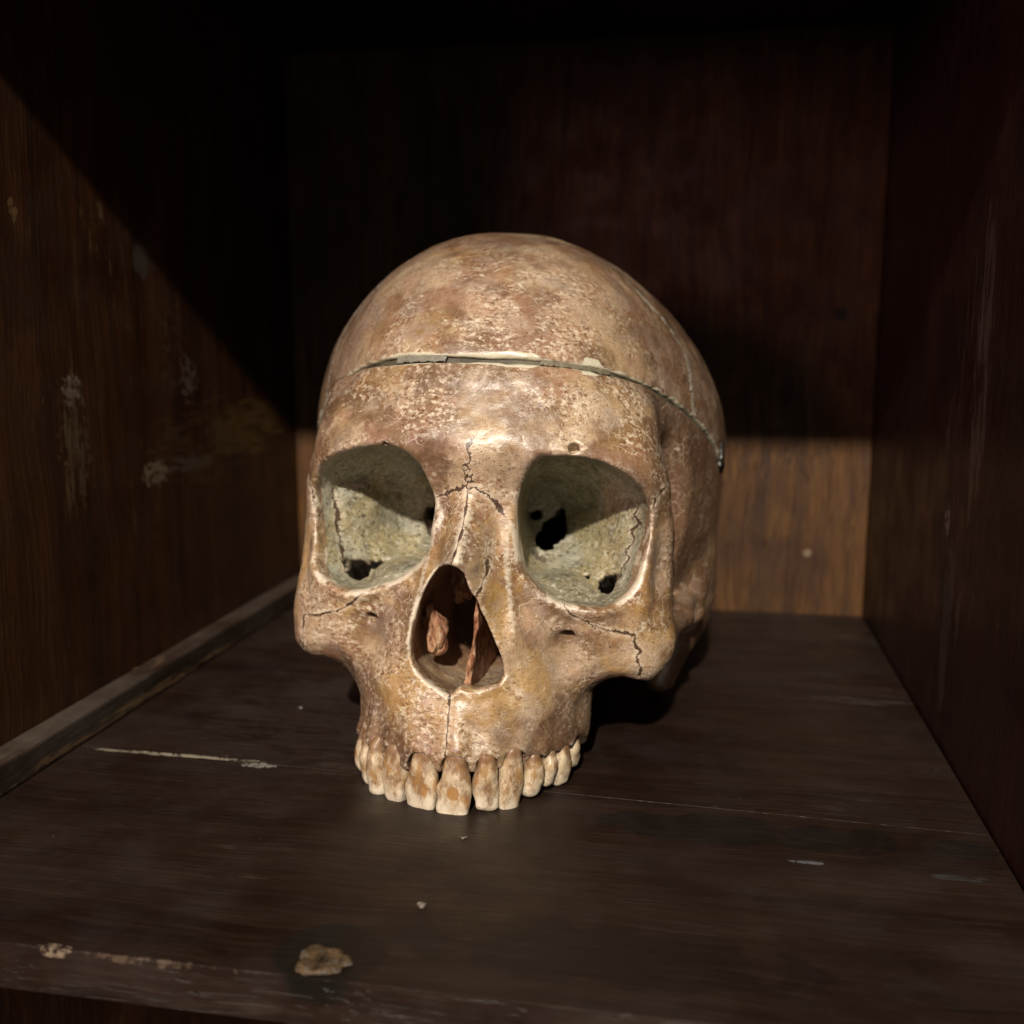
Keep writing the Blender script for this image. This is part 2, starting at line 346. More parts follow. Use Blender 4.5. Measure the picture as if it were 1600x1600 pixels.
SUT = {'zmR': [(29.8, -32.2), (31.8, -34.6), (35.2, -35.4), (37.9, -37.2), (40.9, -38.1), (44.6, -38.6), (47.5, -38.9), (49.8, -39.6), (50.0, -41.8), (51.6, -44.1), (50.6, -45.7), (51.9, -48.4), (52.1, -51.3)],
 'zmL': [(-32.1, -34.6), (-34.2, -36.4), (-36.3, -38.0), (-39.1, -39.7), (-42.7, -40.8), (-47.1, -42.2), (-51.2, -42.6), (-51.5, -47.2), (-51.1, -51.0), (-51.9, -53.4)],
 'inas': [(-0.2, 0.3), (0.1, -4.6), (0.4, -11.2), (0.0, -15.4), (-0.9, -20.2)],
 'nfr': [(-8.5, -2.6), (-5.7, -1.2), (-2.9, -0.2), (-0.2, 0.3), (2.9, 0.2), (5.3, -1.0), (7.7, -3.4), (9.8, -6.1)],
 'met': [(0.6, 13.0), (-0.5, 10.4), (1.3, 8.4), (-0.9, 5.7), (0.7, 3.3), (-0.8, 0.3)],
 'imax': [(-0.6, -58.7), (-0.3, -62.6), (-0.2, -67.9), (-0.2, -74.5)],
 'nmR': [(6.8, -16.8), (7.7, -21.9), (6.6, -27.3), (5.6, -29.0)],
 'fzR': [(55.6, 4.8), (54.4, 2.8), (53.0, 0.8), (52.5, -1.9)],
 'fzL': [(-54.6, -1.2), (-53.2, -2.8), (-51.8, -4.7), (-51.7, -7.0)]}
WIG = {'zmR': 2.2, 'zmL': 1.0, 'inas': 0.6, 'nfr': 2.6, 'met': 7.0, 'imax': 0.8, 'nmR': 1.2, 'nmL': 1.0, 'fzR': 2.0, 'fzL': 2.0}

# depth of the face front: thin-plate surface through measured points (|x|, z, depth)
_half = [(0, 46, 11), (15, 46, 13), (30, 46, 19), (44, 46, 33), (54, 46, 47),
 (0, 37, 7.0), (15, 37, 8.6), (30, 37, 14), (42, 37, 24), (50, 37, 36), (0, 26, 3.0), (15, 26, 4.0), (30, 26, 8.5), (42, 25, 15.5), (50, 25, 24),
 (0, 15, -1.6), (12, 15, -1), (25, 16, 3), (38, 16, 8), (50, 16, 17), (0, 9, -1.9), (8, 8, -0.8), (17, 11, -0.2), (28, 11.5, 1.3), (38, 9, 4), (46, 6, 10), (52, 6, 17),
 (0, 3, 0.2), (7, 3, 2.0), (13, 2, 4.5), (53, -3, 20), (58, -3, 23), (0, -3, 0.2), (5, -4, 2.4), (10, -5, 5.5), (0, -11, -4.5), (4, -11, -2.6), (8, -12, 2.2), (12, -14, 6), (54, -14, 23), (58, -14, 25),
 (0, -20, -10.5), (4, -20, -8.5), (7, -21, -3.5), (11, -22, 2), (15, -24, 5), (20, -27, 6.6), (52, -24, 22), (58, -24, 24), (0, -28, -9), (8, -30, -3.8), (11, -32, -0.5), (16, -31, 3.5), (24, -31, 6.5), (34, -34, 8.2), (42, -33, 11), (50, -31, 17), (57, -31, 22.5),
 (12, -40, -0.8), (14, -44, -0.3), (18, -40, 2.6), (25, -40, 7.5), (30, -40, 9.8), (36, -41, 10), (45, -41, 12.5), (52, -42, 16), (58, -42, 21),
 (13.5, -50, 0), (18, -50, 1.5), (23, -50, 5), (28, -50, 10), (35, -51, 13), (43, -50, 14), (50, -50, 16), (57, -50, 20),
 (0, -58, -3.2), (8, -57, -2.8), (13, -56, -1.2), (18, -58, 0.5), (23, -58, 4), (28, -59, 10), (34, -60, 17), (38, -60, 22), (48, -60, 20),
 (0, -64, -4.6), (8, -64, -4.2), (16, -64, -0.8), (22, -66, 4), (28, -66, 11), (34, -68, 20), (0, -72, -6.2), (8, -72, -5.4), (16, -73, -1.2), (22, -74, 4.5), (28, -74, 11.5), (33, -76, 20),
 (0, -82, -6.6), (8, -82, -5.8), (16, -82, -1.6), (22, -82, 4.5), (28, -82, 11.5), (34, -82, 21)]
_cp = np.array(_half + [(-a, b, c) for a, b, c in _half if a > 0], float)
_cp[:, 0] += np.where(_cp[:, 0] > 20, 1.5, 0.5)
def _tpsk(r2): return 0.5 * r2 * np.log(r2 + 1e-9)
def _tps_fit(cp, lam):
    n = len(cp); d2 = ((cp[:, None, :2] - cp[None, :, :2]) ** 2).sum(-1)
    A = np.zeros((n + 3, n + 3)); A[:n, :n] = _tpsk(d2) + lam * np.eye(n)
    A[:n, n] = 1; A[:n, n + 1:] = cp[:, :2]; A[n:, :n] = A[:n, n:].T
    return np.linalg.solve(A, np.concatenate([cp[:, 2], np.zeros(3)]))
_tw = _tps_fit(_cp, 4.0)
def face_depth(x, z):
    x, z = np.broadcast_arrays(np.asarray(x, f32), np.asarray(z, f32)); r = np.full(x.shape, _tw[-3], f32) + f32(_tw[-2]) * x + f32(_tw[-1]) * z
    for (a, b, _), wgt in zip(_cp, _tw):
        r += f32(wgt) * _tpsk((x - f32(a)) ** 2 + (z - f32(b)) ** 2).astype(f32)
    return r

def face_front(x, z):
    """measured depth plus the small forms: socket rims, brow arches, hollows of the cheek, root swellings"""
    D = face_depth(x, z); g = lambda cx, cz, rx, rz: np.exp(-((x - cx) / rx) ** 2 - ((z - cz) / rz) ** 2)
    for P, sgn in ((ORB_A, -1), (ORB_B, 1)):
        d = poly2(x, z, P); low = sst(6, -10, z)
        D = D - (0.45 + 0.9 * low) * np.exp(-((d - 1.2) / 2.2) ** 2)
    D = D - 0.5 * g(-15, 13, 11, 8) - 0.5 * g(17, 13, 11, 8) - 0.5 * g(1, 9, 8, 7)
    D = D + 1.8 * g(-26, -47.5, 5.5, 7) + 2.2 * g(28, -47.5, 6, 7)
    D = D + 0.9 * g(-6, -69, 4, 5) + 0.9 * g(6.5, -69, 4, 5)
    for sgn, ox in ((-1, 0.2), (1, 1.6)):                          # beak of the nasal bones and the ridge beside them
        D = D + 1.3 * np.exp(-((sgn * (x - ox) - 6.2) / 2.0) ** 2) * sst(-2, -8, z) * sst(-30, -22, z)
        D = D - 1.1 * np.exp(-((sgn * (x - ox) - (10.2 + 0.18 * np.maximum(-z - 18, 0))) / 1.8) ** 2) * sst(-4, -10, z) * sst(-52, -36, z)
    D = D - 2.0 * np.exp(-((x - 0.3) / 2.1) ** 2) * sst(-1, -7, z) * sst(-26, -18, z)
    nd = poly2(x, z, NOSE)
    D = D - 0.6 * np.exp(-((nd - 0.8) / 1.4) ** 2)
    D = D - 0.9 * g(30, -39.3, 6, 1.5) - 0.9 * g(-29, -39.0, 5, 1.5)       # lip over the foramina
    D = D - 0.8 * g(-48, -50, 6, 3.5) - 0.9 * g(52, -48, 6, 3.5)
    return D

CX = 1.5
def brain(x, y, z):
    g = 0.70 + 0.30 * sst(12, 112, y) - 0.07 * sst(130, 190, y)
    dx = np.abs(x - CX + 1.6 * sst(20, 100, y) + 0.05 * np.maximum(z - 20, 0)) / (78.0 * g)
    dy = np.where(y < 94, (94 - y) / 90.0, (y - 94) / 88.0)
    zz = z - 20.0
    rho = (dx ** f32(2.6) + dy ** f32(2.6)) ** f32(1 / 2.6)
    up = (rho ** f32(1.88) + np.maximum(zz / 70.4, 0) ** f32(1.88)) ** f32(1 / 1.88)
    dn = (rho ** f32(4.0) + np.maximum(-zz / 66.0, 0) ** f32(4.0)) ** f32(1 / 4.0)
    return ((np.where(zz > 0, up, dn) - 1) * 70.0).astype(f32)
def cutz(x, y):                          # saw cut: nearly flat, dips towards the back
    yy = np.clip(y, 0, 100)
    return 37.560 + 0.0235 * x + -0.0374 * yy + -0.002754 * yy * yy

def gaph(x): return 0.9 + 0.4 * sst(-14, -30, x)

class Grid:
    def __init__(s, lo, hi, h):
        s.lo = np.array(lo, float); s.h = h; s.n = np.ceil((np.array(hi) - s.lo) / h).astype(int) + 1
        s.ax = [(s.lo[i] + np.arange(s.n[i]) * h).astype(f32) for i in range(3)]
        s.F = None
    def full(s): return s.ax[0][:, None, None], s.ax[1][None, :, None], s.ax[2][None, None, :]
    def box(s, lo, hi):
        sl = []
        for i in range(3):
            a = max(0, int((lo[i] - s.lo[i]) / s.h)); b = min(s.n[i], int((hi[i] - s.lo[i]) / s.h) + 2); sl.append(slice(a, b))
        sl = tuple(sl); ax = [s.ax[i][sl[i]] for i in range(3)]
        return sl, ax[0][:, None, None], ax[1][None, :, None], ax[2][None, None, :]
    def add(s, fn, lo, hi, k):
        sl, x, y, z = s.box(lo, hi); s.F[sl] = smin(s.F[sl], fn(x, y, z), k)
    def cut(s, fn, lo, hi, k):
        sl, x, y, z = s.box(lo, hi); s.F[sl] = smax(s.F[sl], -fn(x, y, z), k)
    def capsule(s, a, b, ra, rb, k, carve=False):
        m = max(ra, rb) + k + 2; lo = np.minimum(a, b) - m; hi = np.maximum(a, b) + m
        (s.cut if carve else s.add)(lambda x, y, z: cap(x, y, z, a, b, ra, rb), lo, hi, k)
    def ellipsoid(s, c, r, k, carve=False):
        m = np.array(r) + k + 2
        (s.cut if carve else s.add)(lambda x, y, z: ell(x, y, z, c, r), np.array(c) - m, np.array(c) + m, k)
    def surface(s):
        F = s.F; S = F < 0; n0, n1, n2 = F.shape
        cnt = np.zeros((n0 - 1, n1 - 1, n2 - 1), np.uint8)
        for a in (0, 1):
            for b in (0, 1):
                for c in (0, 1): cnt += S[a:n0 - 1 + a, b:n1 - 1 + b, c:n2 - 1 + c]
        I = np.argwhere((cnt > 0) & (cnt < 8)); del cnt
        vid = np.full((n0 - 1, n1 - 1, n2 - 1), -1, np.int32); vid[I[:, 0], I[:, 1], I[:, 2]] = np.arange(len(I))
        acc = np.zeros((len(I), 3)); num = np.zeros(len(I))
        val = {}
        for a in (0, 1):
            for b in (0, 1):
                for c in (0, 1): val[a, b, c] = F[I[:, 0] + a, I[:, 1] + b, I[:, 2] + c].astype(float)
        for ax in range(3):
            for p in (0, 1):
                for q in (0, 1):
                    k0 = [p, q]; k0.insert(ax, 0); k1 = [p, q]; k1.insert(ax, 1)
                    v0, v1 = val[tuple(k0)], val[tuple(k1)]; m = (v0 < 0) != (v1 < 0)
                    t = np.where(m, v0 / np.where(m, v0 - v1, 1), 0)
                    pos = np.tile(np.array(k0, float), (len(I), 1)); pos[:, ax] = t
                    acc += pos * m[:, None]; num += m
        V = s.lo + (I + acc / num[:, None]) * s.h
        Q = []
        for ax in range(3):
            o = [i for i in range(3) if i != ax]
            sa = [slice(None)] * 3; sb = [slice(None)] * 3; sa[ax] = slice(0, -1); sb[ax] = slice(1, None)
            A = S[tuple(sa)]; B = S[tuple(sb)]
            E = np.argwhere(A != B); ok = np.ones(len(E), bool)
            for i in o: ok &= (E[:, i] > 0) & (E[:, i] < F.shape[i] - 1)
            E = E[ok]; inside = A[E[:, 0], E[:, 1], E[:, 2]]
            def at(d1, d2):
                J = E.copy(); J[:, o[0]] -= d1; J[:, o[1]] -= d2
                return vid[J[:, 0], J[:, 1], J[:, 2]]
            q = np.stack([at(1, 1), at(0, 1), at(0, 0), at(1, 0)], 1)
            fl = inside if ax != 1 else ~inside
            q = np.where(fl[:, None], q, q[:, ::-1]); Q.append(q)
        return V, np.concatenate(Q)

def relax(V, Q, it, lam=0.5):
    """light smoothing that does not shrink (Taubin)"""
    e = np.concatenate([Q[:, [0, 1]], Q[:, [1, 2]], Q[:, [2, 3]], Q[:, [3, 0]]]); n = len(V)
    deg = np.bincount(e.ravel(), minlength=n)[:, None]
    for i in range(it):
        for l in (lam, -lam * 1.03):
            s = np.stack([np.bincount(e[:, 0], V[e[:, 1], k], n) + np.bincount(e[:, 1], V[e[:, 0], k], n) for k in range(3)], 1) / deg
            V = V + l * (s - V)
    return V

# ------------------------------------------------------------------ eye sockets and nose cavities
APEX_A = (-11.0, 66.0, -8.0); APEX_B = (14.0, 66.0, -7.0)
def orbit(x, y, z, poly, apex):
    """x,z 2-D slice arrays, y scalar"""
    c0 = np.mean(poly, 0); u = np.clip((y - 12) / (apex[1] - 12), 0, 1.3)
    s = max(0.10, 1.0 + 0.06 * math.sin(min(u * 6, math.pi)) - 0.82 * u ** 1.7); uc = u ** 1.25
    cx = c0[0] + (apex[0] - c0[0]) * uc; cz = c0[1] + (apex[2] - c0[1]) * uc
    return poly2((x - cx) / s + c0[0], (z - cz) / s + c0[1], poly) * s * 0.9
def orbit3(x, y, z, poly, apex):
    out = np.empty(np.broadcast(x, y, z).shape, f32)
    for j in range(out.shape[1]):
        yy = float(y[0, j, 0])
        out[:, j, :] = np.maximum(orbit(x[:, 0, :], yy, z[:, 0, :], poly, apex), yy - 62)
    return out
def orbit_pts(P, poly, apex):
    out = np.full(len(P), 99.0, f32); yb = np.round(P[:, 1] * 2).astype(int)
    for b in np.unique(yb):
        m = yb == b; out[m] = np.maximum(orbit(P[m, 0], b / 2.0, P[m, 2], poly, apex), b / 2.0 - 62)
    return out
NC = np.mean(NOSE, 0)
def nose2(x, y, z):
    grow = 1.0 + 0.10 * sst(0, 14, y) - 0.15 * sst(20, 60, y)
    return poly2((x - NC[0]) / grow + NC[0], (z - NC[1]) / grow + NC[1], NOSE)
def nose3(x, y, z):
    out = np.empty(np.broadcast(x, y, z).shape, f32)
    for j in range(out.shape[1]): out[:, j, :] = nose2(x[:, 0, :], float(y[0, j, 0]), z[:, 0, :])
    return out

# x, z of gum line, x, z of tip, depth, width, kind
TEETH = [(-30.6, -78.0, -30.6, -90.0, 17.0, 6.8, 'molar'), (-28.6, -78.2, -27.9, -92.0, 12.0, 6.2, 'premolar'), (-24.6, -77.4, -23.8, -93.6, 6.0, 6.5, 'premolar'),
         (-17.4, -76.0, -16.2, -94.0, 0.5, 7.8, 'canine'), (-7.6, -75.4, -8.0, -93.2, -3.6, 10.2, 'incisor'), (2.6, -74.6, 3.0, -94.2, -6, 9.8, 'incisor'),
         (11.6, -74.4, 12.3, -91.0, -4, 7.5, 'incisor'), (18.9, -73.2, 19.4, -94.0, 1, 7.6, 'canine'), (24.4, -75.4, 24.4, -88.4, 6, 6.9, 'premolar'),
         (28.6, -75.6, 28.9, -86.4, 12, 5.2, 'premolar'), (32.0, -74.8, 32.1, -87.4, 17, 6.6, 'premolar'), (34.0, -72.6, 34.4, -83.8, 24, 6.4, 'molar'), (34.6, -70.4, 35.2, -78.8, 33, 7.0, 'molar')]

HOLES = [((23.6, 54, -8.6), (16.6, 43, -21.5), 2.7, 2.9), ((24, 64, -8), (15.5, 54, -22.5), 3.4, 4.2), ((14.2, 53, -9.6), (12, 72, -9), 1.4, 2.0), ((18, 48, -17), (17, 64, -19), 3.0, 5),
         ((38, 32, -26.0), (43.0, 28.0, -24.6), 1.9, 1.9), ((40.6, 25.5, -27.8), (39.5, 42, -31), 2.2, 4.5), ((41.5, 29, -25.5), (39.5, 46, -30), 1.6, 3.0), ((33.2, 35.5, -26.3), (34.5, 34, -26.8), 1.3, 1.2), ((33.5, 35, -26.5), (34, 46, -29), 1.4, 2.5),
         ((-42, 28.5, -27.0), (-32, 36.5, -27.5), 1.9, 1.9), ((-38.6, 26.5, -29.6), (-38, 44, -33), 2.6, 5), ((-40.3, 31, -28), (-39, 46, -33), 1.7, 4), ((-35, 34, -28), (-35, 48, -33), 1.7, 4),
         ((-22.5, 57, -11), (-21, 55.5, -17), 2.4, 2.4), ((-22, 58, -11), (-20, 72, -14), 2.6, 4),
         ((-29.0, 8.0, -42), (-25.5, 16, -37), 2.0, 1.7), ((29.4, 7.6, -41.8), (33, 17, -37), 1.9, 1.6), ((28.8, 0.0, 14.0), (29, 6, 13), 1.7, 1.4), ((-25.5, 1.0, 10.6), (-24.6, 4, 12.6), 0.9, 0.7),
         ((20.8, 52, -13.5), (19.5, 72, -15), 3.2, 6)]
VOX = 0.7
def build_lower():
    g = Grid((-80, -15, -92), (84, 188, 44), VOX)
    x, y, z = g.full()
    br = brain(x, y, z)
    g.F = br
    # base of the skull, ear region and neck muscle area
    g.ellipsoid((2, 112, -36), (50, 52, 26), 14)
    for s, ox in ((-1, 0.0), (1, 3.0)):
        X = lambda v: s * v + ox
        g.ellipsoid((X(61), 104, -32), (14, 24, 22), 8)                             # ear region
        g.capsule((X(62), 104, -46), (X(57), 101, -69), 9.5, 5.5, 6)                # mastoid process
        g.capsule((X(66), 84, -33), (X(61), 97, -36), 4.0, 3.0, 4)                  # root of the arch
        g.ellipsoid((X(61), 89, -43), (7, 7, 5), 3, carve=True)                     # jaw socket
        g.ellipsoid((X(64), 82, -40), (6, 5, 5), 3)
        g.capsule((X(66), 98, -44), (X(54), 99, -46), 3.2, 3.0, 1.5, carve=True)    # ear hole
        g.ellipsoid((X(13), 108, -62), (7, 12, 7), 5)                               # condyle
        g.ellipsoid((X(64), 40, -3), (18.8, 18, 34), 3.5, carve=True)                  # temple hollow
        g.capsule((X(18), 64, -40), (X(16), 60, -74), 5, 4, 5)                      # pterygoid
        g.capsule((X(24), 100, -52), (X(22), 96, -68), 2.6, 1.0, 3)
    # socket core: wall between orbit and temple, palate block
    def core(x, y, z):
        xa, za = np.broadcast_arrays(x[:, 0, :], z[:, 0, :])
        s2 = poly2(xa, za, SIL)[:, None, :]
        inset = 5 + 9 * sst(26, 48, y) + 8 * sst(-28, -46, z) * sst(44, 36, np.abs(x)) * sst(28, 50, y) + 6 * sst(-26, -44, z) * sst(36, 44, np.abs(x))
        d = smax(s2 + inset, np.maximum(y - 66, 14 - y), 6)
        return smax(d, z - 24, 10)
    g.add(core, (-70, 6, -90), (72, 76, 44), 6)
    # face front: relief cut to its outline, a shell at the cheeks and solid in the middle
    sl, X, Y, Z = g.box((-66, -15, -92), (68, 80, 44))
    x2, z2 = np.broadcast_arrays(X[:, 0, :], Z[:, 0, :])
    D = face_front(x2, z2)
    gx, gz = np.gradient(D, VOX); nrm = 1 / np.sqrt(1 + np.minimum(gx * gx + gz * gz, 2.2))
    sil = poly2(x2, z2, SIL)
    th = 11 + 42 * sst(36, 24, np.abs(x2 - CX)) * sst(40, 20, z2) + 12 * sst(8, 30, z2)
    top = sst(20, 40, z2) * 14
    fr = (Y - D[:, None, :] - 0 * top[:, None, :]) * nrm[:, None, :]
    hf = smax(-fr, sil[:, None, :] - 1.4 + 0 * Y, 4.5)
    hf = smax(hf, Z - 37.0 + 0 * Y, 9.0)
    hf = smax(hf, (Y - D[:, None, :] - th[:, None, :]), 3.5)
    g.F[sl] = smin(g.F[sl], hf, 4.0)
    for s, ox in ((-1, 1.0), (1, 3.0)):
        g.capsule((s * 53 + ox, 28, -42), (s * 61 + ox, 56, -39), 4.6, 3.6, 5)      # cheek arch
        g.capsule((s * 61 + ox, 56, -39), (s * 63 + ox, 86, -35), 3.6, 3.8, 4)
    # tooth root ridges
    for (gx_, gz_, tx, tz, dy, wd, kind) in TEETH:
        L = 11 if kind != 'canine' else 16
        g.capsule((gx_, dy + 2.6, gz_ + 0.6), (gx_ * 0.93, dy + 4.2, gz_ + L), wd * 0.42, wd * 0.28, 1.6)
    for (gx_, gz_, tx, tz, dy, wd, kind) in TEETH:                                   # scalloped bone edge round each neck
        r_ = wd * 0.40
        g.capsule((gx_, dy - 4, gz_ - r_ - 0.2), (gx_ * 0.985, dy + 1.4, gz_ - r_ + 0.2), r_, r_, 0.7, carve=True)
        g.capsule((gx_, dy - 4, gz_ - r_ - 4), (gx_ * 0.985, dy + 1.4, gz_ - r_ - 4), r_, r_, 0.7, carve=True)
    # carve the cavities
    g.cut(lambda x, y, z: orbit3(x, y, z, ORB_A, APEX_A), (-60, -14, -42), (2, 68, 20), 1.8)
    g.cut(lambda x, y, z: orbit3(x, y, z, ORB_B, APEX_B), (2, -14, -42), (62, 68, 20), 1.8)
    for s, cx_ in ((-1, -26.0), (1, 29.0)):
        g.ellipsoid((cx_ - s * 4, 33, -32), (13, 17, 7.5), 1.6)                        # orbit floor
        P_, A_ = (ORB_A, APEX_A) if s < 0 else (ORB_B, APEX_B)                        # flat side wall, kept inside the socket
        g.add(lambda x, y, z: np.maximum(ell(x, y, z, (cx_ + s * 30.5, 50, -10), (22, 25, 34)), orbit3(x, y, z, P_, A_) - 1.5), (min(cx_, cx_ + s * 26), 24, -44), (max(cx_, cx_ + s * 26), 68, 24), 1.0)
    g.cut(lambda x, y, z: smax(nose3(x, y, z), y - 78, 3), (-24, -15, -66), (24, 84, -10), 1.2)
    g.ellipsoid((2, 70, -46), (15, 20, 15), 4, carve=True)                           # back of the nose
    g.ellipsoid((1.5, 36, -86), (21, 28, 13), 4, carve=True)                         # palate
    # hollow braincase
    sl, X, Y, Z = g.box((-78, 8, -60), (84, 186, 44))
    hol = br[sl] + 8.0 if False else brain(X, Y, Z) + 7.0
    hol = smax(hol, -24 - 0.10 * (Y - 60) + 20 * sst(70, 20, Y) - Z, 6)
    hol = smax(hol, 66 * sst(42, 30, Z) - Y, 5)
    g.F[sl] = smax(g.F[sl], -hol, 2)
    # openings inside the sockets, foramina
    for a, b, r0, r1 in HOLES:
        m = max(r0, r1) + 4; lo = np.minimum(a, b) - m; hi = np.maximum(a, b) + m
        amp = 0.42 if min(a[1], b[1]) > 18 else 0.15
        g.cut(lambda x, y, z: cap(x, y, z, a, b, r0, r1) + amp * (0.6 * np.sin(1.9 * x + 1.1 * z + 0.6 * y) + 0.5 * np.sin(2.7 * z - 1.3 * x + y) + 0.4 * np.sin(3.6 * x + 2.2)), lo, hi, 0.5)
    # saw cut
    x, y, z = g.full()
    g.F = smax(g.F, (z - (cutz(x, y) - gaph(x))).astype(f32), 0.5)
    V, Q = g.surface(); V = relax(V, Q, 2)
    return V, Q

def build_cap():
    h = 1.0
    g = Grid((-80, -4, 0), (84, 188, 102), h); x, y, z = g.full()
    g.F = brain(x, y, z)
    g.F = smax(g.F, -(brain(x, y, z) + 7.0), 2)
    g.F = smax(g.F, (cutz(x, y) + gaph(x) - z).astype(f32), 0.6)
    V, Q = g.surface(); return relax(V, Q, 2), Q

def build_filler():
    h = 0.8
    g = Grid((-80, -6, -2), (84, 188, 50), h); x, y, z = g.full()
    b = brain(x, y, z)
    F = smax(b + 1.5, -(b + 6.0), 0.5)
    g.F = np.maximum(F, np.abs(z - cutz(x, y)).astype(f32) - 1.8)
    V, Q = g.surface(); return V, Q

# ------------------------------------------------------------------ surface attributes
def seg_dist(P2, line):
    """signed distance to a polyline (side by nearest segment) and fade at its ends"""
    L = np.array(line, float); best = np.full(len(P2), 1e9); sg = np.zeros(len(P2))
    for a, b in zip(L[:-1], L[1:]):
        e = b - a; wv = P2 - a; t = np.clip((wv @ e) / (e @ e), 0, 1)
        dv = wv - t[:, None] * e; d = np.hypot(dv[:, 0], dv[:, 1]); c = e[0] * wv[:, 1] - e[1] * wv[:, 0]
        m = d < best; best = np.where(m, d, best); sg = np.where(m, np.sign(c) * d, sg)
    return sg, best
def fbm(P, scale, off, octv=4, gain=0.55):
    r = 0; amp = 1.0; tot = 0; p = P * scale + np.array(off)
    for i in range(octv):
        r = r + amp * vnoise(p * 2 ** i + 17.3 * i); tot += amp; amp *= gain
    return 0.5 + 0.5 * r / tot * 1.45
def stains(me, V, dark, sw=None):
    S = lambda a, b, n: sst(a, b, n)
    set_attr(me, 'stain_light', S(0.36, 0.64, fbm(V, 0.075, (0, 0, 0)) + 0.10 * (fbm(V, 0.35, (4, 4, 4), 2) - 0.5)))
    low = S(16, -12, V[:, 2]); set_attr(me, 'stain_ochre', np.clip(S(0.48, 0.70, fbm(V, 0.085, (40, 0, 9))) * (0.45 + 0.75 * low) + 0.35 * low * S(0.35, 0.6, fbm(V, 0.14, (40, 20, 9))), 0, 1))
    set_attr(me, 'stain_red', S(0.50, 0.74, fbm(V, 0.10, (0, 71, 3)) + 0.10 * S(20, 45, V[:, 2])))
    set_attr(me, 'stain_grey', S(0.54, 0.74, fbm(V, 0.13, (5, 1, 93))))
    set_attr(me, 'stain_shade', np.clip(dark * (0.55 + 0.45 * S(0.3, 0.62, fbm(V, 0.12, (8, 8, 80)))) + 0.55 * S(0.60, 0.80, fbm(V, 0.10, (18, 3, 51))), 0, 0.95))
    set_attr(me, 'dry', (0.12 + 0.80 * S(0.38, 0.60, fbm(V, 0.11, (22, 31, 5)))) * (1 - 0.65 * S(22, 50, V[:, 1])))
    set_attr(me, 'specks', 0.9 * S(0.42, 0.62, fbm(V, 0.10, (9, 80, 7), 3)))
    set_attr(me, 'craze', S(0.50, 0.66, fbm(V, 0.10, (70, 7, 7), 3)))
    set_attr(me, 'craze_fine', S(0.50, 0.64, fbm(V, 0.11, (7, 37, 17), 3)))
    set_attr(me, 'scuff', S(0.52, 0.62, fbm(V, 0.16, (2, 2, 50), 3)))
    set_attr(me, 'pits', S(0.42, 0.58, fbm(V, 0.12, (1, 60, 6), 3)))
    set_attr(me, 'suture_width', -0.06 + 0.36 * S(0.3, 0.75, fbm(V, 0.4, (3, 44, 3), 2)))
    x = V[:, 0]; fr = V[:, 1] < 40          # flaked plaster: a long chip over the brow and a square one beside it
    fl = 0.35 + 0.5 * S(0.45, 0.7, fbm(V, 0.25, (6, 6, 1), 2))
    fl = np.maximum(fl, fr * 1.9 * S(-9.5, -6.5, x) * S(18.5, 14, x) * (0.65 + 0.5 * S(3, 8, x)))
    fl = np.maximum(fl, fr * 2.8 * S(28.6, 29.0, x) * S(34.5, 33.0, x))
    fl = np.maximum(fl, fr * 1.4 * S(-30, -26, x) * S(-12, -15, x))
    set_attr(me, 'flake', fl)
